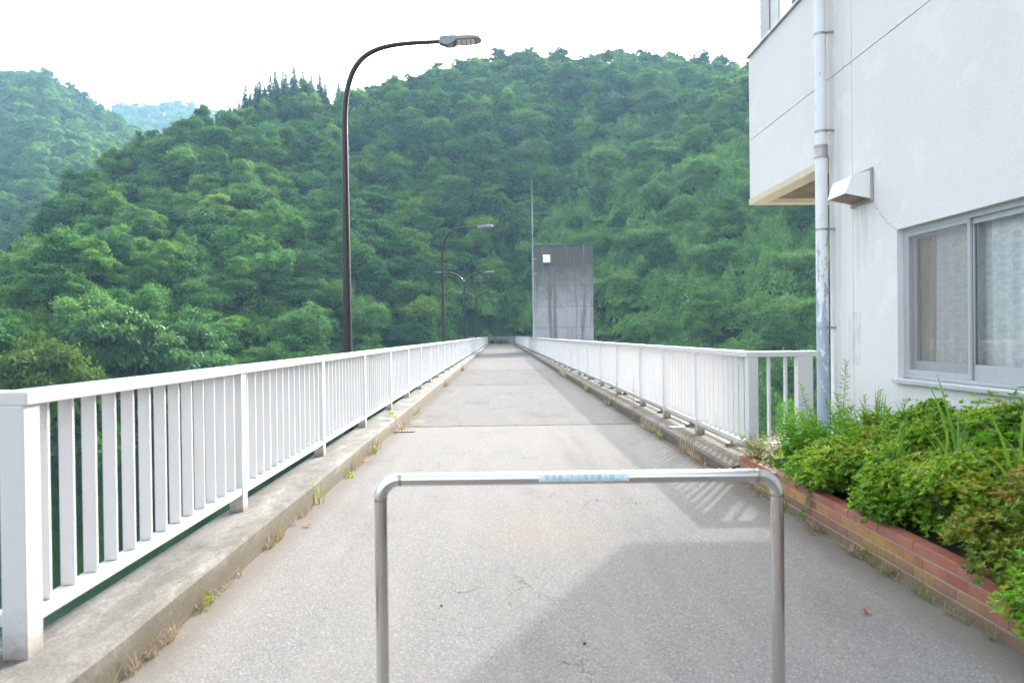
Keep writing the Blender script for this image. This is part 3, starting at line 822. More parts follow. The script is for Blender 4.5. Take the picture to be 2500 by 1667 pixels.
# soffit: beige frame, recessed boards
b = MB()
b.box(XW - .012, XW + .20, 8.36, 11.012, 3.355, 3.436); b.box(XW + .2, 12, 10.80, 11.012, 3.355, 3.436)
wpart(b, 'soffit_trim', M['beige'])
b = MB()
for k in range(28):
    y0 = 8.36 + k * .0872
    b.box(XW + .2, 12, y0, y0 + .083, 3.41, 3.425)
b.box(XW + .2, 12, 8.36, 10.8, 3.428, 3.44)
wpart(b, 'soffit_boards', M['wood'])
b = MB(); b.box(XW - .035, XW + .3, -6, 11.035, 5.453, 5.485, ch=.004); b.box(XW + .3, 12, 10.75, 11.035, 5.453, 5.485, ch=.004)
wpart(b, 'parapet_cap', M['galv'])
# upper storey behind the parapet
b = MB(); xu = XW + .12
b.box(xu, 12, 10.50, 10.88, 5.486, 8.6); wpart(b, 'corner_panel', M['alu_dark'])
b = MB(); b.box(xu + .02, 12, 10.2, 10.497, 5.486, 8.6); b.box(xu + .02, 12, -6, 10.19, 7.6, 8.6); b.box(xu + .05, 12, -6, 4.9, 5.486, 7.6); wpart(b, 'upper_wall', M['stucco'])
b = MB(); b.box(XW - .3, 12.2, -6.2, 11.3, 8.602, 8.8); wpart(b, 'roof', M['deck'])
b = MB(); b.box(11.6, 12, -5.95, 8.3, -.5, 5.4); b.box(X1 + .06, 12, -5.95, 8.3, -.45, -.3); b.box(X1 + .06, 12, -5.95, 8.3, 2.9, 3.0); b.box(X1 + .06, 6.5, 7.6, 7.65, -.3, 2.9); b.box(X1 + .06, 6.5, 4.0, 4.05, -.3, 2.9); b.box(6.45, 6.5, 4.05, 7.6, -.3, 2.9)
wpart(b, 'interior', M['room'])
# upper windows
uw = MB()
for y0, y1 in ((9.75, 10.19), (8.2, 8.26), (6.6, 6.66), (4.92, 5.0)): uw.box(xu + .03, xu + .09, y0, y1, 5.486, 7.6)
uw.box(xu + .035, xu + .085, 5.0, 9.75, 5.488, 5.56); uw.box(xu + .035, xu + .085, 5.0, 9.75, 7.5, 7.598)
uwo = wpart(uw, 'window', M['alu'])
b = MB(); b.add([(xu + .055, 5.0, 5.56), (xu + .055, 9.75, 5.56), (xu + .055, 9.75, 7.5), (xu + .055, 5.0, 7.5)], [(0, 3, 2, 1)]); b.v = [(x - XW, y - 8.35, z) for x, y, z in b.v]; b.build('pane', M['glass'], uwo)
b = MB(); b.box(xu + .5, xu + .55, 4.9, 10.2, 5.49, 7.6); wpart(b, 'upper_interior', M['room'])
# main window
wf = MB(); xf = XW + .055
wf.box(xf, xf + .09, wy0, wy1, wz1 - .045, wz1 - .002); wf.box(xf, xf + .09, wy0, wy1, wz0 + .002, wz0 + .035)
wf.box(xf, xf + .09, wy1 - .045, wy1 - .002, wz0 + .035, wz1 - .045); wf.box(xf, xf + .09, wy0 + .002, wy0 + .045, wz0 + .035, wz1 - .045)
win = wpart(wf, 'window', M['alu'])
def sub(mb, name, mat, parent=win):
    mb.v = [(x - XW, y - 8.35, z) for x, y, z in mb.v]; return mb.build(name, mat, parent)
def sash(y0, y1, x, name, st=.03, bot=.055):
    z0, z1 = wz0 + .036, wz1 - .046
    b = MB(); b.box(x, x + .022, y0, y0 + st, z0, z1, ch=.003); b.box(x, x + .022, y1 - st, y1, z0, z1, ch=.003)
    b.box(x + .001, x + .021, y0 + st, y1 - st, z0, z0 + bot); b.box(x + .001, x + .021, y0 + st, y1 - st, z1 - st, z1)
    sub(b, name, M['alu'])
    return (y0 + st, y1 - st, z0 + bot, z1 - st)
y0, y1, z0, z1 = sash(5.95, wy1 - .046, xf + .003, 'screen_frame', .03, .045)
b = MB(); b.add([(xf + .012, y0, z0), (xf + .012, y1, z0), (xf + .012, y1, z1), (xf + .012, y0, z1)], [(0, 3, 2, 1)]); sub(b, 'screen', M['screen'])
q = sash(5.93, wy1 - .047, xf + .058, 'sash', .05, .12)
b = MB(); b.add([(xf + .068, q[0], q[2]), (xf + .068, q[1], q[2]), (xf + .068, q[1], q[3]), (xf + .068, q[0], q[3])], [(0, 3, 2, 1)]); sub(b, 'glass', M['glass'])
q = sash(wy0 + .046, 5.99, xf + .030, 'sash', .045, .12)
b = MB(); b.add([(xf + .040, q[0], q[2]), (xf + .040, q[1], q[2]), (xf + .040, q[1], q[3]), (xf + .040, q[0], q[3])], [(0, 3, 2, 1)]); sub(b, 'glass', M['glass'])
b = MB(); b.box(xf + .022, xf + .030, 5.955, 5.985, 1.70, 1.80, ch=.002); sub(b, 'latch', M['galv'])
b = MB(); b.box(XW - .05, xf, wy0 - .03, wy1 + .03, wz0 - .045, wz0 - .004, ch=.006); sub(b, 'sill', M['alu'])
def curtain(name, label, y0, y1, x, mat, amp, waves, z0=1.16, z1=2.6, seed=0):
    n, k = 140, 10; vs = []
    for j in range(k + 1):
        for i in range(n + 1):
            s = i / n; y = y0 + (y1 - y0) * s; h = j / k
            w = math.sin(s * waves * 6.283 + seed + .4 * math.sin(h * 2 + s * 5)) * amp * (1.1 - .35 * h) + amp * .5 * math.sin(s * waves * 2.3 * 6.283 + 1)
            vs.append((x + w, y, z0 + (z1 - z0) * h))
    fs = [(j * (n + 1) + i, j * (n + 1) + i + 1, (j + 1) * (n + 1) + i + 1, (j + 1) * (n + 1) + i) for j in range(k) for i in range(n)]
    b = MB(); b.add(vs, fs); o = b.build(name, mat, None, smooth=True)
    return tag(o, label, 'curtain')
curtain('curtain', 'sheer white lace curtain hanging inside the sliding window', 4.9, 6.62, XW + .192, M['lace'], .018, 9)
curtain('curtain', 'plain beige drape gathered at the end of the window behind the insect screen', 6.60, 6.90, XW + .196, M['drape'], .018, 4, seed=2)

b = MB(); cp = [(7.36, 2.775), (7.31, 2.70), (7.27, 2.69), (7.22, 2.62), (7.17, 2.60), (7.11, 2.53), (7.06, 2.515), (6.94, 2.448)]
for (ya, za), (yb, zb) in zip(cp[:-1], cp[1:]):
    b.add([(XW - .002, ya, za + .0025), (XW - .002, yb, zb + .0025), (XW - .002, yb, zb - .0025), (XW - .002, ya, za - .0025)], [(0, 1, 2, 3)])
wpart(b, 'crack', M['groove'])
# downpipe
dp = thing('drainpipe', 'pale blue drainpipe with peeling paint at the building corner', 'drainpipe', (3.505, 8.285, 0))
MB().tube([(0, 0, .15), (0, 0, 3.42)], .064, 24).build('pipe', M['pipe'], dp, smooth=True)
MB().tube([(0, 0, 3.52), (0, 0, 8.6)], .061, 24).build('pipe', M['pipe'], dp, smooth=True)
MB().tube([(0, 0, 3.40), (0, 0, 3.405), (0, 0, 3.425), (0, 0, 3.43), (0, 0, 3.515), (0, 0, 3.52), (0, 0, 3.54), (0, 0, 3.545)], [.066, .073, .073, .070, .070, .074, .074, .064], 24).build('coupling', M['galv'], dp, smooth=True)
for z in (1.57, 2.63, 3.69, 4.74, 5.8):
    b = MB(); b.tube([(0, 0, z - .012), (0, 0, z + .012)], .0665, 24); b.box(.05, .118, -.075, -.069, z - .012, z + .012); b.box(.05, .118, -.058, -.052, z - .012, z + .012)
    b.tube([(.07, -.085, z), (.07, -.04, z)], .007, 8); b.tube([(.09, -.0635, z), (.145, -.0635, z)], .006, 8)
    b.build('bracket', M['galv'], dp)

# vent hood on the wall
vh = thing('vent_hood', 'white metal vent hood with a sloped front on the building wall', 'vent', (XW, 7.58, 2.93))
b = MB(); b.box(-.004 - .018, -.004, -.225, .225, -.155, .175, ch=.003); b.build('wall_plate', M['galv'], vh)
b = MB()
pr = [(-.023, .145), (-.205, .10), (-.262, -.07), (-.023, -.12)]
t_ = .006
for y in (-.2, .2):
    b.add([(x, y - t_ / 2, z) for x, z in pr] + [(x, y + t_ / 2, z) for x, z in pr], [(0, 1, 2, 3), (7, 6, 5, 4), (0, 4, 5, 1), (1, 5, 6, 2), (2, 6, 7, 3), (3, 7, 4, 0)])
for (xa, za), (xb, zb) in ((pr[0], pr[1]), (pr[1], pr[2])):
    b.add([(xa, -.203, za), (xb, -.203, zb), (xb, .203, zb), (xa, .203, za), (xa + .002, -.203, za + .006), (xb - .005, -.203, zb + .005), (xb - .005, .203, zb + .005), (xa + .002, .203, za + .006)],
          [(0, 1, 2, 3), (7, 6, 5, 4), (0, 4, 5, 1), (1, 5, 6, 2), (2, 6, 7, 3), (3, 7, 4, 0)])
b.build('hood', M['white_plain'], vh)
b = MB(); b.add([(pr[3][0], -.197, pr[3][1] + .01), (pr[2][0] + .01, -.197, pr[2][1] + .005), (pr[2][0] + .01, .197, pr[2][1] + .005), (pr[3][0], .197, pr[3][1] + .01)], [(0, 1, 2, 3)])
b.build('grille', M['rust'], vh)

# ------------------------------------------------------------------ planter
PX = 2.44
pl = thing('planter', 'long red brick planter bed along the foot of the white building', 'planter', (PX, 5, 0))
bk = MB(); rr = random.Random(9)
CH = .071
py0, py1 = -1.5, 7.82
def bricks_y(x0, x1):
    for c in range(4):
        y = py0 - (.0 if c % 2 else .107)
        while y < py1:
            a, c1 = max(y, py0), min(y + .207, py1)
            if c1 - a > .03:
                j = rr.uniform(-.0015, .0015)
                v = rr.random(); v = v * .72 if c == 3 or rr.random() < .75 else .8 + .2 * v
                bk.box(x0 + j, x1, a, c1, c * CH, c * CH + .063, a=v, ch=.003)
            y += .215
bricks_y(PX, PX + .1)
for c in range(4):
    x = PX + (.104 if c % 2 else .104)
    while x < 3.45:
        bk.box(x, min(x + .207, 3.45), py1 - .1, py1, c * CH, c * CH + .063, a=rr.random() * .7, ch=.003); x += .215
bk.v = [(x - PX, y - 5, z) for x, y, z in bk.v]
bk.build('brick_wall', M['brick'], pl)
b = MB(); b.box(.004, .096, py0 - 5, py1 - 5 - .004, -.02, 4 * CH - .011); b.box(.1, 1.0, py1 - 5 - .096, py1 - 5 - .004, -.02, 4 * CH - .011)
b.build('mortar', M['mortar'], pl)
b = MB(); n = 40; vs = []
for i in range(n + 1):
    for j in range(7):
        y = py0 - 5 + (py1 - py0 - .1) * i / n; vs.append((.1 + 1.08 * j / 6, y, .235 + .03 * noise.noise(Vector((j * .7, y * 1.3, 2)))))
b.add(vs, [(i * 7 + j, i * 7 + j + 1, (i + 1) * 7 + j + 1, (i + 1) * 7 + j) for i in range(n) for j in range(6)])
b.build('soil', M['soil'], pl)

# ------------------------------------------------------------------ small plants
def azalea_mesh(rx, ry, rz, n_ros, brown, seed):
    """dome of small leaf rosettes on twigs, with dark gaps"""
    rg = np.random.default_rng(seed)
    nl = 30
    ld = unit(rg.normal(size=(nl, 3))); ld[:, 2] = np.abs(ld[:, 2]) - .12
    lc = ld * np.array([rx, ry, rz]) * rg.uniform(.45, .95, (nl, 1)); lc[:, 2] += rz * rg.uniform(-.25, .2, nl)
    lr = rg.uniform(.09, .17, nl); lb_ = rg.uniform(-.25, .25, nl)
    w = lr ** 2 / (lr ** 2).sum(); li = rg.choice(nl, n_ros, p=w)
    d = unit(rg.normal(size=(n_ros, 3)) + np.array([0, 0, .35]))
    d[:, 2] = np.where(d[:, 2] < -.35, -d[:, 2], d[:, 2])
    c = lc[li] + d * (lr[li] * rg.uniform(.72, 1.12, n_ros))[:, None] * np.array([1, 1, .9])
    spr = rg.random(n_ros) < .06; c[spr] += (d[spr] + [0, 0, .6]) * rg.uniform(.02, .09, (spr.sum(), 1))
    k = 9
    P = np.repeat(c, k, 0)
    ax = unit(np.repeat(d, k, 0) * .6 + np.array([0, 0, .9]) + rg.normal(size=(n_ros * k, 3)) * .15)
    e = rg.normal(size=(n_ros * k, 3)); e = unit(e - ax * (e * ax).sum(1, keepdims=True))
    D = unit(e + ax * rg.uniform(.15, 1.0, (n_ros * k, 1)))
    L = rg.uniform(.018, .040, n_ros * k) * np.repeat(rg.uniform(.75, 1.3, n_ros), k); 
    V, F = leaves(P, D, ax, L, L * .42, .2)
    av = np.clip(np.repeat(rg.random(n_ros) * .55 + lb_[li] + .12 * d[:, 2], k) + .1 + rg.random(n_ros * k) * .3, 0, 1)
    if True:
        lo = np.repeat((c[:, 2] / rz), k); av = np.clip(av * .9 + .1 * lo, 0, 1)
    # twigs
    tv, tf = [], []
    return np_mesh('leaves', V, F, M['azalea_brown'] if brown else M['azalea'], np.repeat(av, 2))
def twigs(rx, ry, rz, n, seed):
    b = MB(); r_ = random.Random(seed)
    for i in range(n):
        a = r_.uniform(0, 6.28); e = r_.uniform(.2, 1.3)
        p = Vector((math.cos(a) * math.cos(e) * rx, math.sin(a) * math.cos(e) * ry, math.sin(e) * rz)) * .9
        b.tube([(p.x * .08, p.y * .08, -.12), (p.x * .5, p.y * .5, p.z * .45), tuple(p)], [.006, .004, .0018], 5)
    return b.mesh('twigs', M['bark'])
azs = [  # x, y, z, rx, ry, rz, brown, label
    (2.72, 5.85, .30, .32, .42, .30, 0, 'low green azalea at the planter wall behind the barrier post'),
    (3.18, 5.55, .46, .38, .48, .48, 0, 'rounded azalea against the wall under the left window pane'),
    (2.74, 5.10, .32, .36, .44, .36, 0, 'low dark azalea spilling over the bricks with yellow stains'),
    (3.28, 4.75, .48, .36, .48, .52, 0, 'tall yellow-green azalea under the middle of the window'),
    (2.78, 4.40, .34, .38, .44, .40, 0, 'dense azalea in the middle of the planter front under the arching grass'),
    (2.74, 3.76, .32, .36, .42, .40, 1, 'bronze-tipped azalea near the close end of the planter'),
    (3.26, 4.02, .50, .36, .46, .54, 0, 'tall azalea at the right edge beneath the window sill'),
    (2.72, 3.12, .30, .38, .46, .42, 0, 'green azalea leaning over the bricks at the picture corner'),
    (3.25, 6.35, .38, .32, .40, .38, 0, 'small azalea under the end of the window sill'),
    (2.52, 3.28, .16, .24, .40, .30, 0, 'leafy azalea tumbling over the bricks to the road at the picture corner'),
    (2.70, 6.30, .24, .26, .36, .26, 0, 'lowest azalea at the bricks beside the trailing vine'),
    (2.98, 5.45, .30, .34, .44, .34, 0, 'azalea in the second row below the window end'),
    (3.00, 4.55, .36, .34, .44, .38, 0, 'azalea in the second row below the window middle'),
    (3.00, 3.55, .36, .34, .44, .42, 0, 'azalea in the second row near the picture edge'),
]
for i, (x, y, z, rx, ry, rz, br, lbl) in enumerate(azs):
    t = thing('azalea_shrub', lbl, 'shrub', (x, y, z), 0, 'azaleas in the brick planter')
    t.location.z += .04; rz *= 1.12
    link_mesh('leaves', azalea_mesh(rx, ry, rz, int(2900 * rx * ry / .14), br, 100 + i), t)
    link_mesh('twigs', twigs(rx, ry, rz, 40, i), t)
def goldenrod(h, lean, n, mat, seed, L=.10, wd=.011):
    """upright stem with many narrow drooping leaves -> (stem mesh, leaf mesh)"""
    rg = np.random.default_rng(seed)
    s = np.linspace(.08, 1, n)
    cx = lean[0] * s ** 1.6 * h; cy = lean[1] * s ** 1.6 * h; cz = s * h
    P = np.stack([cx, cy, cz], 1)
    a = np.arange(n) * 2.4 + rg.normal(size=n) * .3
    up = .55 - .9 * (1 - s)
    D = np.stack([np.cos(a), np.sin(a), np.where(s > .9, 1.6, up + .25)], 1)
    Ls = L * np.where(s < .2, .7, 1) * (1.15 - .65 * s) * rg.uniform(.8, 1.2, n)
    V1, F1 = leaves(P, D, np.tile([0, 0, 1.], (n, 1)), Ls, np.full(n, wd), .15, .25)
    b = MB(); b.tube([(lean[0] * q ** 1.6 * h, lean[1] * q ** 1.6 * h, q * h) for q in np.linspace(0, 1, 7)], list(np.linspace(.0045, .0015, 7)), 6)
    return b.mesh('stem', M['stem']), np_mesh('leaves', V1, F1, mat, np.repeat(rg.random(n), 2))
gr = [  # x,y,h,lean,label
    (3.15, 7.05, .95, (.03, -.05), 'goldenrod stem standing tallest against the white wall beside the downpipe'),
    (3.28, 7.25, .62, (-.1, .06), 'goldenrod weed just left of the tallest stem'),
    (3.05, 7.45, .72, (-.15, .03), 'leaning goldenrod weed in front of the downpipe foot'),
    (2.98, 7.15, .52, (-.2, -.1), 'bushy goldenrod weed at the planter front beside the downpipe'),
    (2.80, 7.30, .55, (-.12, .1), 'goldenrod weed leaning towards the railing corner'),
    (3.30, 6.85, .70, (.12, -.1), 'goldenrod weed at the wall joint'),
    (2.92, 6.85, .46, (-.2, .05), 'short goldenrod weed above the heart-leaved vine'),
    (3.10, 6.75, .55, (.05, .1), 'goldenrod weed with dense leaves between wall joint and window'),
    (2.78, 6.80, .50, (-.25, -.1), 'goldenrod weed leaning out over the bricks by the trailing vine'),
    (2.95, 6.50, .58, (-.1, -.15), 'goldenrod weed rising behind the lowest azalea'),
    (2.80, 7.05, .60, (-.2, .0), 'goldenrod weed in the thickest clump before the short railing'),
    (3.20, 6.10, .66, (.0, -.1), 'goldenrod weed close to the sill end above the small azalea'),
]
for i, (x, y, h, ln, lbl) in enumerate(gr):
    t = thing('goldenrod', lbl, 'weed', (x, y, .29), 0, 'goldenrod weeds in the planter')
    for q in range(1 if h > .7 else 5):
        l2 = (ln[0] + (.22 * math.cos(q * 2.2) if q else 0), ln[1] + (.22 * math.sin(q * 2.2) if q else 0))
        sm, lm = goldenrod(h * (1 - .09 * q), l2, int(46 * h) + 24, M['herb'], i * 10 + q, .105 + .02 * (h < .7), .012)
        link_mesh('stem', sm, t); link_mesh('leaves', lm, t)
def fern_herb(n_st, h, seed, mat, spread=.5):
    """herb with pinnate leaves (mugwort / marigold like)"""
    rg = np.random.default_rng(seed); parts = []; b = MB()
    for k in range(n_st):
        a = rg.uniform(0, 6.28); hh = h * rg.uniform(.65, 1.05); sp = spread * rg.uniform(.2, 1)
        for s in np.linspace(.25, 1, 8):
            base = np.array([math.cos(a) * sp * s * hh, math.sin(a) * sp * s * hh, s * hh])
            b2 = a + rg.uniform(-2.2, 2.2); dr = np.array([math.cos(b2), math.sin(b2), rg.uniform(.0, .5)]); dr /= np.linalg.norm(dr)
            ln = rg.uniform(.09, .15) * (1.2 - .4 * s)
            m = 9; q = np.linspace(.2, 1, m)
            c = base + dr * (q * ln)[:, None]; c[:, 2] -= .25 * ln * q ** 2
            side = np.cross(dr, [0, 0, 1.]); side /= np.linalg.norm(side) + 1e-6
            for sg in (1, -1):
                D = dr * .55 + side * sg + np.array([0, 0, .1])
                Lp = ln * .42 * np.sin(np.clip(q * 2.6, 0, 2.9)) + .012
                V, F = leaves(c, np.tile(D, (m, 1)), np.tile([0, 0, 1.], (m, 1)) + rg.normal(size=(m, 3)) * .2, Lp, Lp * .38, .12, .1)
                parts.append((V, F, np.repeat(rg.random(m), 2)))
        b.tube([(0, 0, 0), (math.cos(a) * sp * hh * .5, math.sin(a) * sp * hh * .5, hh * .5), (math.cos(a) * sp * hh, math.sin(a) * sp * hh, hh)], [.004, .003, .0015], 5)
    V, F, A = merge(parts)
    return b.mesh('stem', M['stem']), np_mesh('leaves', V, F, mat, A)
for x, y, z, n, h, sd, lbl in [
    (3.34, 4.95, .45, 12, .66, 1, 'feathery-leaved herb rising highest below the window sill'),
    (3.38, 4.25, .50, 12, .62, 2, 'feathery-leaved herb at the right edge below the window sill'),
    (3.10, 4.55, .55, 9, .46, 3, 'bright feathery herb over the middle azaleas'),
    (2.92, 6.55, .24, 9, .42, 4, 'lush feathery herb between goldenrod and azaleas'),
    (3.42, 3.95, .55, 6, .78, 5, 'tall feathery herb at the picture edge in front of the glass'),
    (3.05, 6.95, .24, 12, .50, 6, 'lush feathery herb massed at the foot of the goldenrod'),
    (2.72, 6.95, .24, 10, .34, 7, 'feathery herb spilling over the bricks before the goldenrod'),
    (3.30, 5.55, .55, 6, .44, 8, 'feathery herb against the wall below the window end'),
    (2.42, 3.45, .10, 8, .34, 10, 'feathery herb hanging in front of the bricks at the picture corner'),
    (3.00, 3.55, .50, 7, .46, 9, 'feathery herb over the bronze-tipped azalea near the picture corner')]:
    t = thing('feathery_herb', lbl, 'weed', (x, y, z - .02), 0, 'feathery herbs in the planter')
    sm, lm = fern_herb(n, h, sd, M['herb']); link_mesh('stem', sm, t); link_mesh('leaves', lm, t)
def blades(n, h, spread, wd, seed, mat, droop=.6, n_seg=6, hv=.4, run=0.0):
    rg = np.random.default_rng(seed); parts = []
    a = rg.uniform(0, 6.283, n); hh = h * rg.uniform(1 - hv, 1.1, n); sp = spread * rg.uniform(.25, 1.1, n)
    s = np.linspace(0, 1, n_seg + 1)
    bx = rg.normal(size=n) * .02 * h / .3; by = rg.normal(size=n) * .02 * h / .3
    if run > 0:
        cl = rg.normal(size=7) * run; by = cl[rg.integers(0, 7, n)] + rg.normal(size=n) * .03; bx *= .6; hh *= rg.choice([.35, .6, 1.0], n)
    dr = droop * rg.uniform(.3, 1.2, n)
    X = bx[:, None] + np.cos(a)[:, None] * (sp * hh)[:, None] * (s + dr[:, None] * s ** 2.2)
    Y = by[:, None] + np.sin(a)[:, None] * (sp * hh)[:, None] * (s + dr[:, None] * s ** 2.2)
    Z = hh[:, None] * (s - .55 * dr[:, None] * s ** 2.6)
    w = wd * (1 - s ** 2.2 * .96) * .5
    sx, sy = -np.sin(a), np.cos(a)
    C = np.stack([X, Y, Z], 2)
    S = np.stack([sx, sy, np.zeros(n)], 1)[:, None, :] * w[None, :, None]
    V = np.stack([C - S, C + S], 2).reshape(-1, 3)
    k = 2 * (n_seg + 1); base = (np.arange(n) * k)[:, None, None]; seg = (np.arange(n_seg) * 2)[None, :, None]
    F = (base + seg + np.array([0, 1, 3, 2])[None, None, :]).reshape(-1, 4)
    return np_mesh('blades', V, F, mat, np.repeat(rg.random(n), n_seg))
def tuft(name, lbl, cat, loc, me, group=None):
    o = link_mesh(name, me, None, loc); return tag(o, lbl, cat, group)
gg = 'long grass clumps among the azaleas'
for i, (x, y, z, n, h, sp, lbl) in enumerate([
    (2.72, 5.30, .45, 9, .55, .7, 'arching grass blades springing from the low dark azalea'),
    (2.75, 4.05, .55, 9, .55, .8, 'broad grass blades bending over the front of the bronze-tipped azalea'),
    (2.85, 3.55, .60, 10, .60, .7, 'tall grass blades at the picture edge over the bricks'),
    (3.05, 5.05, .60, 9, .55, .6, 'upright grass blades in the second row under the window'),
    (2.78, 4.62, .40, 9, .52, .95, 'wide arching grass blades over the brick edge by the dense middle azalea'),
    (2.95, 4.85, .42, 16, .46, .75, 'arching broad-bladed grass over the dark azalea in the planter middle'),
    (3.05, 4.25, .45, 14, .50, .8, 'arching broad-bladed grass above the dense middle azalea'),
    (2.80, 4.05, .40, 10, .34, .9, 'low arching grass over the bronze-tipped azalea'),
    (3.20, 6.55, .35, 22, .62, .35, 'upright grass clump against the wall below the window corner'),
    (2.70, 3.35, .25, 16, .5, .6, 'grass clump hanging over the bricks near the picture corner'),
    (3.00, 5.55, .45, 12, .46, .7, 'thin arching grass over the low azalea by the barrier post')]):
    tuft('grass_clump', lbl, 'grass', (x, y, z + .08), blades(int(n * 1.5), h * 1.15, sp, .020, 40 + i, M['grass']), gg)
tuft('grass_clump', 'pale wispy grass clump over the far brick corner beside the railing post', 'grass', (2.60, 7.72, .24), blades(420, .36, .9, .005, 60, M['drygreen'], .8))
tuft('grass_clump', 'fine half-dry grass mat at the foot of the short railing', 'grass', (2.95, 7.62, .24), blades(560, .30, 1.2, .005, 61, M['drygreen'], .9))
tuft('grass_clump', 'yellowish fine grass mat along the bricks in front of the goldenrod', 'grass', (2.75, 7.3, .24), blades(480, .26, 1.3, .005, 62, M['drygreen'], .9))
def broad_leaf_plant(n, rad, h, L, seed, mat, asp=.75, hang=0):
    rg = np.random.default_rng(seed)
    p = np.stack([rg.normal(size=n) * rad, rg.normal(size=n) * rad * 1.3, np.abs(rg.normal(size=n)) * h], 1)
    D = rg.normal(size=(n, 3)); D[:, 2] = -.3 - .3 * rg.random(n)
    V, F = leaves(p, D, np.tile([-.3, -.2, 1.], (n, 1)) + rg.normal(size=(n, 3)) * .35, L * rg.uniform(.6, 1.2, n), L * asp * rg.uniform(.7, 1.1, n), .1, .15)
    return np_mesh('leaves', V, F, mat, np.repeat(rg.random(n), 2))
for i, (x, y, z, n, r_, h, L, mt, lbl) in enumerate([
    (2.66, 6.72, .26, 150, .13, .16, .075, 'vine', 'heart-leaved vine tumbling over the bricks behind the barrier elbow'),
    (2.68, 7.3, .28, 420, .17, .12, .04, 'lime', 'lime-green low weed at the far end of the planter'),
    (2.95, 5.35, .62, 40, .16, .10, .06, 'vine', 'pale broad-leaved climber lying over the azaleas under the left window pane'),
    (3.00, 4.72, .66, 34, .2, .08, .055, 'vine', 'pale broad-leaved climber scattered over the middle azaleas')]):
    t = thing('broadleaf_weed', lbl, 'weed', (x, y, z))
    link_mesh('leaves', broad_leaf_plant(n, r_, h, L, 80 + i, M[mt]), t)
    b = MB()
    for q in range(5): b.tube([(0, 0, -.1), (.05 * math.cos(q * 1.3), .07 * math.sin(q * 1.3), .02), (r_ * math.cos(q * 1.3), r_ * 1.3 * math.sin(q * 1.3), h * .6)], [.003, .0025, .001], 5)
    b.build('stem', M['stem'], t)
# trailing vine on the brick face
t = thing('trailing_vine', 'single vine trailing down the brick face past the barrier post', 'vine', (2.425, 6.0, .3))
b = MB(); pts = [(.05, .05, .0), (0, .02, -.02), (-.012, -.0, -.09), (-.012, .06, -.16), (-.012, .12, -.21), (-.015, .2, -.25)]
b.tube(pts, .002, 5); b.build('stem', M['stem'], t)
P = np.array([(-.012, .0, -.05), (-.012, -.02, -.10), (-.014, .05, -.14), (-.014, .08, -.18), (-.016, .13, -.22), (-.018, .2, -.26), (-.01, .02, .0)])
V, F = leaves(P, np.array([(-.1, -.5, -1), (-.1, .6, -.8), (-.1, -.6, -.7), (-.1, .5, -.9), (-.1, -.3, -1), (-.1, .3, -1), (-.3, -.4, -.5)], float), np.tile([-1., -.2, .3], (7, 1)), np.full(7, .055), np.full(7, .048), .06)
link_mesh('leaves', np_mesh('leaves', V, F, M['vine'], np.repeat(RNG.random(7), 2)), t)
# yellow flowers
rg = np.random.default_rng(5)
for i, (x, y, z, lbl) in enumerate([(2.98, 7.32, .46, 'yellow flower head in the grass before the short railing, larger of two'), (2.72, 7.45, .40, 'small orange flower head above the far brick corner')]):
    t = thing('flower', lbl, 'flower', (x, y, z))
    n = 34; c = rg.normal(size=(n, 3)) * [.045, .05, .02]
    V, F = leaves(c, rg.normal(size=(n, 3)) + [0, 0, .6], np.tile([0, 0, 1.], (n, 1)), np.full(n, .03), np.full(n, .02), .1)
    link_mesh('petals', np_mesh('petals', V, F, M['yellow'], np.repeat(rg.random(n), 2)), t)
    MB().tube([(0, 0, -.2), (.01, 0, -.1), (0, 0, 0)], .003, 5).build('stem', M['stem'], t)

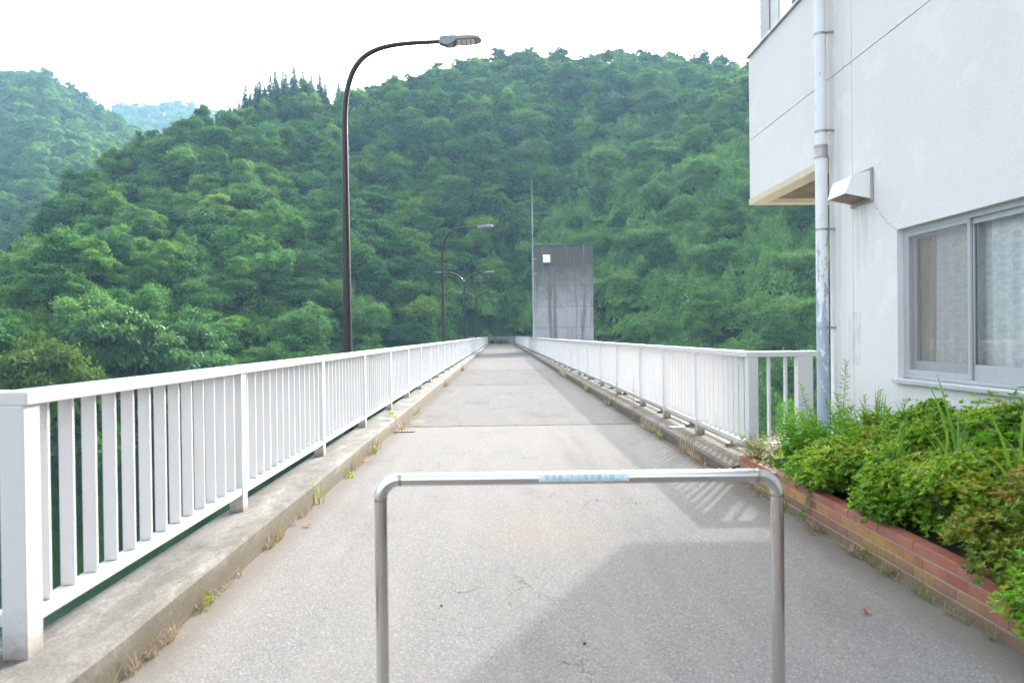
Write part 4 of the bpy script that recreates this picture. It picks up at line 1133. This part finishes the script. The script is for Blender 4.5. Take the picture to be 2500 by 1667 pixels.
# kerbside weeds
kw = [ # x,y,n,h,spread,wd,mat,label
    (-1.70, 3.55, 40, .16, .9, .004, 'straw', 'dry straw tuft against the left kerb nearest the picture corner'),
    (-1.69, 4.02, 36, .14, 1.0, .004, 'straw', 'dry straw tuft lying against the left kerb below the first railing bay'),
    (-1.69, 4.75, 30, .11, 1.0, .003, 'straw', 'thin dry tuft just beyond the lime sprout at the left kerb'),
    (-1.69, 5.72, 44, .16, .5, .004, 'straw', 'upright dry tuft at the left kerb opposite the second post'),
    (-1.69, 6.6, 34, .13, .6, .003, 'straw', 'dry tuft at the left kerb beside the green shoot'),
    (-1.69, 9.2, 46, .30, .45, .003, 'straw', 'tall wispy dry grass at the left kerb before the first slab joint'),
    (-1.68, 10.4, 50, .34, .45, .003, 'straw', 'tallest wispy dry grass at the left kerb, just short of the drain'),
    (-1.62, 12.6, 40, .28, .7, .004, 'straw', 'dry stalks bent over the kerb joint on the left'),
    (-1.66, 15.2, 40, .2, .7, .004, 'straw', 'dry tuft at the left kerb beyond the silt patch'),
    (-1.66, 23.6, 60, .3, .9, .006, 'straw', 'dry tuft at the left end of the second slab joint'),
    (-1.66, 34.0, 70, .34, 1.0, .008, 'straw', 'dry tuft at the left end of the third slab joint'),
    (2.34, 9.5, 90, .26, .45, .004, 'straw', 'bushy dry tuft at the right kerb near the planter'),
    (2.33, 9.0, 50, .14, 1.1, .004, 'straw', 'flat dry stalks at the right kerb by the brick corner'),
    (2.32, 11.2, 40, .2, .6, .004, 'drygreen', 'half-green tuft at the right kerb short of the slab joint'),
    (2.32, 12.1, 50, .24, .7, .005, 'straw', 'dry tuft at the right end of the first slab joint'),
    (2.33, 16.6, 50, .2, .8, .006, 'drygreen', 'half-green tuft at the right kerb beyond the slab joint'),
    (2.33, 20.4, 60, .26, .7, .006, 'drygreen', 'half-green tuft at the right kerb midway to the second joint'),
    (2.30, 28.0, 80, .36, .9, .008, 'straw', 'straw heap at the right kerb past the second joint'),
    (2.40, 5.3, 60, .09, 1.6, .003, 'straw', 'flat dry grass along the planter foot below the yellow stain'),
    (2.40, 4.75, 60, .10, 1.4, .003, 'drygreen', 'half-dry grass along the planter foot right of the yellow stain'),
    (2.40, 6.0, 50, .09, 1.4, .003, 'straw', 'dry grass at the planter foot below the trailing vine'),
    (2.40, 4.15, 60, .12, 1.2, .003, 'drygreen', 'half-dry grass at the planter foot under the dense middle azalea')]
for i, (x, y, n, h, sp, wd, mt, lbl) in enumerate(kw):
    tuft('dry_grass_tuft', lbl, 'grass tuft', (x, y, .002), blades(int(n * 2.2), h * 1.25, sp, wd * 1.1, 200 + i, M[mt], .7, run=.12 + .22 * ((i * 37) % 10) / 10), 'grass tufts along the kerbs and planter')
for i, (x, y, z, n, r_, L, lbl) in enumerate([
    (-1.69, 4.40, .01, 26, .025, .035, 'lime sprout at the left kerb below the first railing bay'),
    (-1.67, 8.43, .0, 26, .03, .045, 'small lime sprout at the left kerb, closer of the two past the shoot'),
    (-1.67, 10.1, .0, 26, .03, .05, 'small lime sprout at the left kerb, farther of the two past the shoot'),
    (-1.80, 12.75, .2, 10, .03, .09, 'bright green seedling on top of the left kerb by the white plate'),
    (2.41, 6.55, .0, 40, .04, .04, 'lime weed at the planter foot behind the barrier post'),
    (2.41, 7.15, .0, 40, .05, .035, 'leafy weed at the planter foot near its far end'),
    (2.41, 5.05, .04, 10, .02, .04, 'two-leaved sprout on the yellow-stained bricks')]):
    tuft('sprout', lbl, 'sprout', (x, y, z), broad_leaf_plant(n, r_, .05, L, 300 + i, M['lime']), 'lime sprouts by the kerbs')
tuft('green_shoot', 'upright pair of green blades at the left kerb by the second railing bay', 'weed', (-1.68, 7.1, 0), blades(7, .30, .22, .012, 321, M['lime'], .3))
def ragweed(lbl, loc, h, seed):
    t = thing('tall_weed', lbl, 'weed', loc)
    sm, lm = goldenrod(h, (.03, .0), 60, M['drygreen'], seed, .06, .012); link_mesh('stem', sm, t); link_mesh('leaves', lm, t)
ragweed('tall slim weed with leaves growing at the right kerb by the joint', (2.30, 13.3, 0), .78, 501)
ragweed('bare slim stalk standing at the right kerb beyond the leafy weed', (2.30, 15.3, 0), .55, 502)
rg = np.random.default_rng(9)
def dead_leaf(lbl, loc, L, seed):
    r_ = np.random.default_rng(seed); P = np.array([[0, 0, .008], [.012, .01, .012]])
    V, F = leaves(P, r_.normal(size=(2, 3)) * [1, 1, .1], np.tile([.1, -.2, 1.], (2, 1)), np.full(2, L), np.full(2, L * .6), .35, -.1)
    tuft('dead_leaf', lbl, 'leaf', loc, np_mesh('dead_leaf', V, F, M['deadleaf'], np.array([.8, .2, .5, .3])), 'dead leaves on the road')
dead_leaf('curled orange-brown leaf alone on the grey road right of the barrier', (1.96, 4.09, 0), .055, 1)
dead_leaf('small brown leaf at the planter foot', (2.33, 5.75, 0), .05, 2)
dead_leaf('red-brown leaf at the left kerb just past the second post', (-1.58, 6.25, 0), .06, 3)
dead_leaf('red-brown leaf at the left kerb below the second bay', (-1.62, 9.4, 0), .07, 4)
dead_leaf('brown leaf at the left kerb beyond the silt patch', (-1.55, 16.1, 0), .09, 5)
rr = random.Random(21)
for i, (x, y, lbl) in enumerate([(.40, 3.78, 'black pebble in the building shadow between the barrier posts'), (-.35, 4.35, 'dark pebble on the sunlit slab left of the shadow edge'), (1.95, 7.6, 'flat dark chip beside the barred shadow')]):
    vs, fs = blob_sheet(0, 0, .014, .011, .003, 30 + i, 10, .009)
    b = MB(); b.add(vs, fs); tag(b.build('pebble', M['speck'], None, (x, y, 0)), lbl, 'pebble', 'dark pebbles on the road')
# survey plates on the kerbs, drain grate
def plate(lbl, x, y, z):
    t = thing('marker_plate', lbl, 'plate', (x, y, z), 0, 'survey plates on the kerbs')
    MB().box(-.1, .1, -.1, .1, 0, .012, ch=.003).build('plate', M['white_plain'], t)
    MB().tube([(0, 0, .0125), (0, 0, .022)], .016, 10).build('stud', M['galv'], t)
plate('white square marker plate on the left kerb top', -1.86, 12.4, .203)
plate('white square marker plate on the right kerb top', 2.56, 11.1, .1665)
gt = thing('drain_grate', 'small rusty drain grate in the road at the left kerb', 'drain', (-1.55, 12.35, .004))
b = MB(); b.box(-.17, .17, -.08, .08, 0, .004); b.build('pit', M['speck'], gt)
b = MB()
for k in range(8): b.box(-.165 + k * .0435, -.145 + k * .0435, -.075, .075, .0045, .010)
b.box(-.17, .17, -.085, -.0755, .0045, .011); b.box(-.17, .17, .0755, .085, .0045, .011); b.build('bars', M['rust'], gt)
# conduit along the right ledge
cd = thing('conduit', 'thin grey conduit pipe on small pads under the right railing', 'pipe', (2.80, 8.3, .168))
MB().tube([(0, y, .055 + .004 * math.sin(y)) for y in np.linspace(0, 120, 60)], .021, 10).build('pipe', M['galv'], cd, smooth=True)
for y in [.9 + 2.0 * k for k in range(30)]:
    b = MB(); b.box(-.09, .09, y - .06, y + .06, 0, .032); b.box(-.03, .03, y - .012, y + .012, .032, .082); b.build('pad', M['deck'], cd)

# ------------------------------------------------------------------ trees
def crown_mesh(name, R_, Hc, n_lobes, per, leaf, mat, seed, flat=.72, low=.1, spread=1.0, lobe_r=1.0):
    """clumped crown: leaf-sized faces over many lobes"""
    rg = np.random.default_rng(seed); parts = []
    lob = []
    for k in range(n_lobes):
        d = unit(rg.normal(size=3)); d[2] = abs(d[2]) if rg.random() < .8 else d[2] * .5
        f = rg.uniform(.42, .80)
        c = np.array([d[0] * R_ * f * spread, d[1] * R_ * f * spread, Hc * (.50 + .46 * d[2] * f / .8)])
        r = R_ * rg.uniform(.24, .48) * (1.1 - .3 * max(d[2], 0)) * lobe_r
        lob.append((c, r))
    lob.append((np.array([0, 0, Hc * .5]), R_ * .55))
    for c, r in lob:
        n = int(per * (r / (R_ * .36)) ** 2) + 20
        d = unit(rg.normal(size=(n, 3))); d[:, 2] = np.where(d[:, 2] < -.25, -d[:, 2], d[:, 2])
        k = 1 + .22 * np.sin(d[:, 0] * 4 + c[0] * 3) * np.cos(d[:, 1] * 5 + c[1] * 2) + .16 * np.sin(d[:, 2] * 7 + c[2])
        rad = r * np.where(rg.random(n) < .14, rg.uniform(1.0, 1.38, n), rg.uniform(.70, 1.06, n)) * k
        p = c + d * rad[:, None] * np.array([1, 1, flat])
        N = unit(d * .8 + np.array([0, 0, .55]) + rg.normal(size=(n, 3)) * .55)
        D = rg.normal(size=(n, 3)) + d * .3 - np.array([0, 0, .35])
        L = leaf * rg.uniform(.6, 1.35, n)
        V, F = leaves(p, D, N, L, L * rg.uniform(.55, .9, n), .12, .1)
        cv = rg.uniform(-.2, .2)
        a = np.clip(.5 + cv + rg.normal(size=n) * .2, 0, 1)
        parts.append((V, F, np.repeat(a, 2)))
    V, F, A = merge(parts)
    z0 = Hc * low; V[:, 2] = np.maximum(V[:, 2], z0 - .4 * rg.random(len(V)))
    return np_mesh(name, V, F, mat, A)
def trunk_mesh(Hc, r, seed):
    r_ = random.Random(seed); b = MB()
    top = Hc * .7
    p = [(0, 0, -1.2), (.05, 0, Hc * .15), (r_.uniform(-.2, .2), r_.uniform(-.2, .2), Hc * .38), (r_.uniform(-.3, .3), r_.uniform(-.3, .3), top)]
    b.tube(p, [r * 1.25, r, r * .75, r * .2], 9)
    for k in range(6):
        a = r_.uniform(0, 6.28); z = Hc * r_.uniform(.28, .55); l = Hc * r_.uniform(.25, .42)
        b.tube([(0, 0, z), (math.cos(a) * l * .5, math.sin(a) * l * .5, z + l * .35), (math.cos(a) * l, math.sin(a) * l, z + l * .7)], [r * .45, r * .3, r * .08], 6)
    return b.mesh('trunk', M['bark'])
def conifer_mesh(h, r, seed):
    rg = np.random.default_rng(seed); parts = []
    nw = 26
    for i in range(nw):
        z = h * (.10 + .88 * i / nw); rr_ = r * (1 - i / nw) ** .95 * rg.uniform(.8, 1.15) + .05; ls = .35 + .65 * rr_ / r
        for k in range(max(8, int(18 * (1 - i / nw)) + 6)):
            a = rg.uniform(0, 6.28); m = int(8 + 22 * rr_ / r)
            s = rg.uniform(.1, 1, m)
            p = np.stack([np.cos(a) * rr_ * s, np.sin(a) * rr_ * s, z - .35 * rr_ * s ** 1.2 + rg.normal(size=m) * .09], 1) + rg.normal(size=(m, 3)) * .1
            D = np.tile([math.cos(a), math.sin(a), -.25], (m, 1)) + rg.normal(size=(m, 3)) * .5
            V, F = leaves(p, D, np.tile([0, 0, 1.], (m, 1)) + rg.normal(size=(m, 3)) * .4, ls * rg.uniform(.4, .75, m), ls * rg.uniform(.2, .36, m), .1, .15)
            parts.append((V, F, np.repeat(np.clip(rg.normal(.5, .25, m), 0, 1), 2)))
    V, F, A = merge(parts); return np_mesh('crown', V, F, M['leaf_conifer'], A)
def mound_mesh(R_, Hc, n, leaf, seed):
    rg = np.random.default_rng(seed)
    p = rg.uniform(-1, 1, (n, 2)); p = p[(p ** 2).sum(1) < 1]; n = len(p)
    r = np.sqrt((p ** 2).sum(1)); x, y = p[:, 0] * R_, p[:, 1] * R_
    ph = rg.uniform(0, 6, 4)
    z = Hc * (1 - r ** 2.2) * (.72 + .28 * np.sin(x * 1.5 + ph[0]) * np.cos(y * 1.4 + ph[1])) + .35 * np.sin(x * 3.1 + ph[2]) * np.cos(y * 2.9 + ph[3]) + rg.normal(size=n) * .12 - .5
    P = np.stack([x, y, z], 1)
    N = np.stack([p[:, 0] * .7, p[:, 1] * .7, np.ones(n) * .8], 1) + rg.normal(size=(n, 3)) * .5
    D = rg.normal(size=(n, 3)); D[:, 2] -= .5
    L = leaf * rg.uniform(.6, 1.3, n)
    V, F = leaves(P, D, N, L, L * .8, .1, .15)
    bumps = .5 + .3 * np.sin(x * 1.9 + ph[1]) * np.cos(y * 2.1 + ph[0])
    return np_mesh('foliage', V, F, M['leaf_kudzu'], np.repeat(np.clip(bumps * .6 + rg.random(n) * .5, 0, 1), 2))

HC = 7.6
def mixed_crowns(leaf, dens, seed):
    out = []
    for k, (R_, h, nl, fl, sp, lm, lr) in enumerate([(3.9, 7.6, 17, .75, 1.05, 1.0, 1.0), (3.1, 10.0, 22, .95, 1.0, .9, .9), (4.4, 6.6, 34, .6, 1.1, 1.15, .62), (3.4, 8.6, 40, .85, 1.1, .85, .55),
                                                   (4.2, 7.2, 14, .8, .95, 1.3, 1.1), (3.2, 9.2, 28, .7, 1.2, 1.0, .7), (3.7, 7.8, 46, .7, 1.15, .75, .5)]):
        out.append(crown_mesh('crown', R_, h, nl, int(dens / lr ** .6), leaf * lm, M['leaf'], seed + k, fl, .03, sp, lr))
    return out
crowns = mixed_crowns(.29, 760, 20)
fine_crowns = mixed_crowns(.235, 1250, 60)
bright_crown = crown_mesh('crown', 3.9, HC, 18, 600, .36, M['leaf_bright'], 81, .7, .06)
olive_crown = crown_mesh('crown', 3.9, HC * .8, 26, 900, .27, M['leaf_olive'], 82, .8, .0, 1.1, .8)
pale_crown = crown_mesh('crown', 3.9, HC, 26, 1000, .30, M['leaf_pale'], 83, .6, .0, 1.1, .8)
vine_crown = crown_mesh('crown', 3.9, HC, 20, 1200, .25, M['leaf_kudzu'], 84, .8, .0, 1.1, .9)
trunks = [trunk_mesh(HC, .16, k) for k in range(4)]
conifers = [conifer_mesh(11.5, 2.3, k) for k in range(3)]
conifer_trunk = MB().tube([(0, 0, -1.2), (0, 0, 6), (0, 0, 11.4)], [.2, .12, .02], 8).mesh('trunk', M['bark'])
def tree(name, label, cat, loc, crown, trunk, scale, rz, group):
    t = thing(name, label, cat, loc, rz, group); t.scale = scale
    link_mesh('crown', crown, t); link_mesh('trunk', trunk, t); return t
rg = np.random.default_rng(77)
# candidate sites on the main hillside
def sites(fz, u0, u1, y0, y1, step, shore=None, ridge=None):
    out = []
    y = y0
    while y < y1:
        x = min(u0 * y1, u0 * y0)
        while x < max(u1 * y1, u1 * y0):
            px, py = x + rg.uniform(-.45, .45) * step, y + rg.uniform(-.45, .45) * step
            x += step; u = px / py
            if not (u0 < u < u1): continue
            if shore is not None and py < tab(u, shore) - .3: continue
            if ridge is not None and py > tab(u, ridge) + 10: continue
            out.append((px, py))
        y += step * .87
    a = np.array(out); return np.column_stack([a, fz(a[:, 0], a[:, 1])])
S = sites(z_main, -.78, .62, 46, 262, 4.9, S_MAIN, Y_MAIN)
u = S[:, 0] / S[:, 1]
tt = (S[:, 1] - tab(u, S_MAIN)) / (tab(u, Y_MAIN) - tab(u, S_MAIN))
# keep the road end and tower clear; the vine-covered lower right slope has few trees
keep = ~((np.abs(S[:, 0] - .3) < 7.5) & (S[:, 1] < 138))
kud = (u > .035) & (tt < .62 - .25 * np.clip((.12 - u) / .1, 0, 1)) 
keep &= ~kud | (rg.random(len(S)) < .42)
kudS = S[kud & ~((np.abs(S[:, 0] - .3) < 7.5) & (S[:, 1] < 138))]
S, u, tt = S[keep], u[keep], tt[keep]
inview = (u > -.72) & (u < .48)
S, u, tt = S[inview], u[inview], tt[inview]
order = np.argsort(S[:, 1]); S, u, tt = S[order], u[order], tt[order]
def overlaps(x, y, pts, d): return any((x - a) ** 2 + (y - b_) ** 2 < d * d for a, b_ in pts)
special = []
def ground_at(px_u, y): return px_u * y, y, float(z_main(np.array([px_u * y]), np.array([y]))[0])
x, y, z = ground_at(-.588, 62.5); special.append((x, y))
tree('broadleaf_tree', 'olive dome-shaped tree low at the shore behind the railing corner', 'tree', (x, y, z - .3), olive_crown, trunks[0], (1.2, 1.2, 1.75), .4, 'trees on the hillside')
x, y, z = ground_at(-.405, 79); special.append((x, y))
tree('broadleaf_tree', 'pale green layered tree standing forward at the shore left of the tall lamp', 'tree', (x, y, z - .2), pale_crown, trunks[1], (1.1, 1.1, 1.62), 2.1, 'trees on the hillside')
x, y, z = ground_at(-.475, 76); special.append((x, y))
tree('broadleaf_tree', 'pale layered tree overhanging the water between the olive dome and the forward shore tree', 'tree', (x, y, z - .2), pale_crown, trunks[1], (1.25, 1.25, 1.55), 4.4, 'trees on the hillside')
for pu, py_, sc_, lb_ in ((-.255, 100, 1.0, 'vine-draped tree just left of the tall lamp post foot'), (-.17, 112, .9, 'vine-draped tree between the tall lamp and the second lamp'), (-.54, 80, .9, 'vine-draped tree behind the olive dome tree')):
    x, y, z = ground_at(pu, py_); special.append((x, y))
    tree('broadleaf_tree', lb_, 'tree', (x, y, z - .2), vine_crown, trunks[2], (sc_, sc_, sc_ * 1.2), pu * 40, 'trees on the hillside')
x, y, z = ground_at(-.365, 128); special.append((x, y))
tree('broadleaf_tree', 'yellow-green tree standing out mid-slope left of the tall lamp', 'tree', (x, y, z - .3), bright_crown, trunks[2], (1.0, 1.0, 1.0), 1.0, 'trees on the hillside')
x, y, z = ground_at(-.098, 121); special.append((x, y))
tree('broadleaf_tree', 'bright low tree behind the railing between the second lamp and the road end', 'tree', (x, y, z + 1), bright_crown, trunks[3], (.8, .8, .8), 3.0, 'trees on the hillside')
# cedars along the ridge left of the tall lamp, and a dark stand at the left edge
con = []
for px, yy, dz, s in [(-.352, 199, 0, .8), (-.340, 202, 1, .75), (-.325, 205, 2, 1.0), (-.318, 196, -2, .95), (-.307, 206, 3, 1.05), (-.300, 212, 1, .9), (-.286, 208, 3, 1.1), (-.272, 214, 3, 1.0), (-.262, 212, 4, 1.15),
                      (-.251, 216, 3, 1.05), (-.240, 218, 3, .95), (-.229, 220, 5, .85), (-.30, 196, -2, 1.0), (-.285, 198, -1, 1.05), (-.265, 203, 0, 1.0), (-.334, 196, -1, .9), (-.205, 224, 3, .7), (-.25, 207, -1, .95),
                      (-.372, 196, 1, .7), (-.362, 198, 0, .75), (-.345, 190, -3, .95), (-.318, 189, -4, 1.05), (-.300, 190, -5, 1.1), (-.283, 191, -5, 1.05), (-.262, 195, -4, 1.1), (-.245, 199, -3, 1.0), (-.222, 212, 0, .9), (-.293, 202, 0, 1.15), (-.276, 206, 1, 1.15), (-.312, 200, 0, 1.05)]:
    x, y, z = ground_at(px, yy); con.append((x, y))
    tree('cedar_tree', 'dark pointed cedar in the stand on the ridge left of the tall lamp', 'tree', (x, y, z + dz * .5), conifers[len(con) % 3], conifer_trunk, (s * 1.1, s * 1.1, s * 1.2), len(con) * 1.7, 'cedars on the ridge')
for px, yy, s in [(-.645, 131, 1.0), (-.628, 137, 1.1), (-.638, 142, 1.0), (-.612, 141, .9), (-.655, 138, 1.1)]:
    x, y, z = ground_at(px, yy)
    if y > 130: z = max(z, 6.0)
    tree('cedar_tree', 'dark cedar in the stand at the left picture edge below the far hill', 'tree', (x, y, z), conifers[int(yy) % 3], conifer_trunk, (s, s, s), yy, 'cedars at the left edge')
near_src = None; ind = 0; rest = []
LBL = [(-.45, 'green broadleaf tree among the wood on the slope at the far left'),
       (-.2, 'green broadleaf tree in the wood on the slope around the tall lamp'),
       (.04, 'green broadleaf tree in the wood behind the smaller lamps'),
       (9, 'vine-draped tree on the slope right of the tower')]
src = []
for (x, y, z), uu, t_ in zip(S, u, tt):
    if overlaps(x, y, special, 4.6) or overlaps(x, y, con, 3.4): continue
    s = rg.uniform(.7, 1.12) * (.92 if t_ < .15 else 1.0); sz = s * rg.uniform(.82, 1.18)
    if t_ > .82: s *= .85; sz = s * rg.uniform(.8, .95)
    if ind < 292:
        for lim, lb in LBL:
            if uu < lim: break
        cm = fine_crowns[int(rg.integers(0, 7))] if y < 125 else crowns[int(rg.integers(0, 7))]
        if uu > .035 and rg.random() < .6: cm = vine_crown; sz *= .85
        tr = tree('broadleaf_tree', lb, 'tree', (x, y, z - .35), cm, trunks[ind % 4], (s, s, sz), rg.uniform(0, 6.28), lb.replace('green broadleaf tree', 'trees').replace('vine-draped tree', 'trees'))
        ind += 1
    else: rest.append((x, y, z - .35, s, sz))
for fz, u0, u1, y0, y1, st, k in ((z_left, -.76, -.34, 192, 412, 6.3, 1.2), (z_far, -.56, -.33, 600, 772, 11, 1.9)):
    for x, y, z in sites(fz, u0, u1, y0, y1, st):
        s = rg.uniform(.8, 1.15) * k; rest.append((x, y, z - .4, s, s * rg.uniform(.85, 1.1)))

def scatter(name, pts, sources, kind, seed):
    """one object that carries the far mass: points + instances of the crown meshes"""
    r_ = np.random.default_rng(seed)
    P = np.array(pts); me = bpy.data.meshes.new(name)
    me.vertices.add(len(P)); me.vertices.foreach_set('co', P[:, :3].astype(np.float32).ravel())
    rot = np.zeros((len(P), 3), np.float32); rot[:, 2] = r_.uniform(0, 6.28, len(P))
    a = me.attributes.new('rot', 'FLOAT_VECTOR', 'POINT'); a.data.foreach_set('vector', rot.ravel())
    sc = np.stack([P[:, 3], P[:, 3], P[:, 4]], 1).astype(np.float32)
    a = me.attributes.new('scl', 'FLOAT_VECTOR', 'POINT'); a.data.foreach_set('vector', sc.ravel())
    a = me.attributes.new('idx', 'INT', 'POINT'); a.data.foreach_set('value', r_.integers(0, len(sources), len(P)).astype(np.int32))
    ng = bpy.data.node_groups.new(name + '_scatter', 'GeometryNodeTree')
    ng.interface.new_socket('Geometry', in_out='INPUT', socket_type='NodeSocketGeometry')
    ng.interface.new_socket('Geometry', in_out='OUTPUT', socket_type='NodeSocketGeometry')
    N = ng.nodes; gi = N.new('NodeGroupInput'); go = N.new('NodeGroupOutput')
    iop = N.new('GeometryNodeInstanceOnPoints'); jn_ = N.new('GeometryNodeJoinGeometry')
    for s in sources:
        oi = N.new('GeometryNodeObjectInfo'); oi.inputs['Object'].default_value = s; oi.inputs['As Instance'].default_value = True
        oi.transform_space = 'ORIGINAL'
        ng.links.new(oi.outputs['Geometry'], jn_.inputs[0])
    def na(nm, ty):
        x = N.new('GeometryNodeInputNamedAttribute'); x.data_type = ty; x.inputs['Name'].default_value = nm
        return [o for o in x.outputs if o.enabled and o.name == 'Attribute'][0]
    ng.links.new(gi.outputs[0], iop.inputs['Points']); ng.links.new(jn_.outputs[0], iop.inputs['Instance'])
    iop.inputs['Pick Instance'].default_value = True
    ng.links.new(na('idx', 'INT'), iop.inputs['Instance Index'])
    ng.links.new(na('rot', 'FLOAT_VECTOR'), iop.inputs['Rotation']); ng.links.new(na('scl', 'FLOAT_VECTOR'), iop.inputs['Scale'])
    ng.links.new(iop.outputs[0], go.inputs[0])
    o = bpy.data.objects.new(name, me); COL.objects.link(o)
    md = o.modifiers.new('scatter', 'NODES'); md.node_group = ng
    o['kind'] = kind; return o
srcs = []
for cm in crowns:
    for o in bpy.data.objects:
        if o.type == 'MESH' and o.data == cm: srcs.append(o); break
tag(scatter('forest', rest, srcs, 'stuff', 5), 'dense far wood covering the upper slope and the hills behind')
# vines mantling the lower right slope
mounds = [mound_mesh(3.4, 2.6, 5200, .30, 30 + k) for k in range(4)]
msrc = []
for k, (uu, yy, lb) in enumerate([(.30, 74, 'leafy vine hummock right of the tower, low behind the railing'), (.16, 100, 'leafy vine hummock just right of the tower top'), (.36, 88, 'leafy vine hummock beside the overhang corner'), (.22, 118, 'leafy vine hummock halfway up the slope right of the tower')]):
    x, y, z = ground_at(uu, yy); o = link_mesh('vine_hummock', mounds[k], None, (x, y, z)); o.scale = (1.2, 1.2, 1.5)
    tag(o, lb, 'vines', 'vine hummocks'); msrc.append(o)
dark_src = []
kp = []
K2 = sites(z_main, .03, .62, 46, 215, 3.3, S_MAIN, Y_MAIN)
for x, y, z in K2:
    uu = x / y
    if abs(x - .3) < 6 and y < 137: continue
    kp.append((x, y, z + rg.uniform(-.8, .3), rg.uniform(.65, 1.3), rg.uniform(.5, 2.2)))
tag(scatter('vine_cover', kp, msrc, 'stuff', 6), 'kudzu-like vines blanketing the slope right of the tower')
# undergrowth around the road end and along the left shore
gp = []
for k in range(150):
    gp.append((rg.uniform(-14, 14), ROAD_END + rg.uniform(1.8, 13), 0, rg.uniform(.3, .75), rg.uniform(.4, 1.3)))
for k in range(40):
    gp.append((rg.uniform(-16, -4.5), ROAD_END - rg.uniform(0, 9), 0, rg.uniform(.3, .6), rg.uniform(.5, 1.2)))
gp = [(x, y, max(1.0 if y > ROAD_END else -1.5, float(z_main(np.array([x]), np.array([y]))[0])) - .2, s, q) for x, y, _, s, q in gp]
tag(scatter('roadside_brush', gp, msrc, 'stuff', 8), 'bright leafy brush above the low wall at the road end')
gp = []
for x, y, z in sites(z_main, -.74, -.02, 46, 150, 4.2, S_MAIN, Y_MAIN):
    if abs(x - .3) < 6 and y < 137: continue
    gp.append((x, y, z, rg.uniform(.6, 1.0), rg.uniform(.5, 1.3)))
for k, (uu, yy, lb) in enumerate([(-.52, 68, 'dark leafy thicket at the waterline behind the first railing bay'), (-.33, 88, 'dark leafy thicket at the waterline left of the tall lamp')]):
    x, y, z = ground_at(uu, yy); me = mounds[k].copy(); me.materials.clear(); me.materials.append(M['leaf'])
    o = link_mesh('thicket', me, None, (x, y, z)); o.scale = (1, 1, 1.2); tag(o, lb, 'thicket'); dark_src.append(o)
for x, y, z in sites(z_main, -.74, .45, 120, 262, 6.0, S_MAIN, Y_MAIN):
    if abs(x - .3) < 6 and y < 137: continue
    gp.append((x, y, z, rg.uniform(.8, 1.2), rg.uniform(.8, 1.6)))
tag(scatter('undergrowth', gp, dark_src, 'stuff', 7), 'leafy undergrowth along the shore and road end')
tuft('grass_clump', 'overgrown grass spilling down the middle of the low retaining wall', 'grass', (.1, ROAD_END + .45, 0), blades(1500, 1.2, .5, .05, 777, M['drygreen'], .7, run=.75)).rotation_euler = (0, 0, R(90))

# ------------------------------------------------------------------ haze
b = MB(); b.box(-1300, 1300, -320, 900, -25.5, 330)
t = NT('haze_air')
pv = t.n('ShaderNodeVolumePrincipled')
pv.inputs['Color'].default_value = (.44, .74, 1.0, 1); pv.inputs['Density'].default_value = .00034; pv.inputs['Anisotropy'].default_value = .25
t.link(pv.outputs[0], t.out.inputs['Volume'])
hz = b.build('haze', t.m); hz['kind'] = 'stuff'
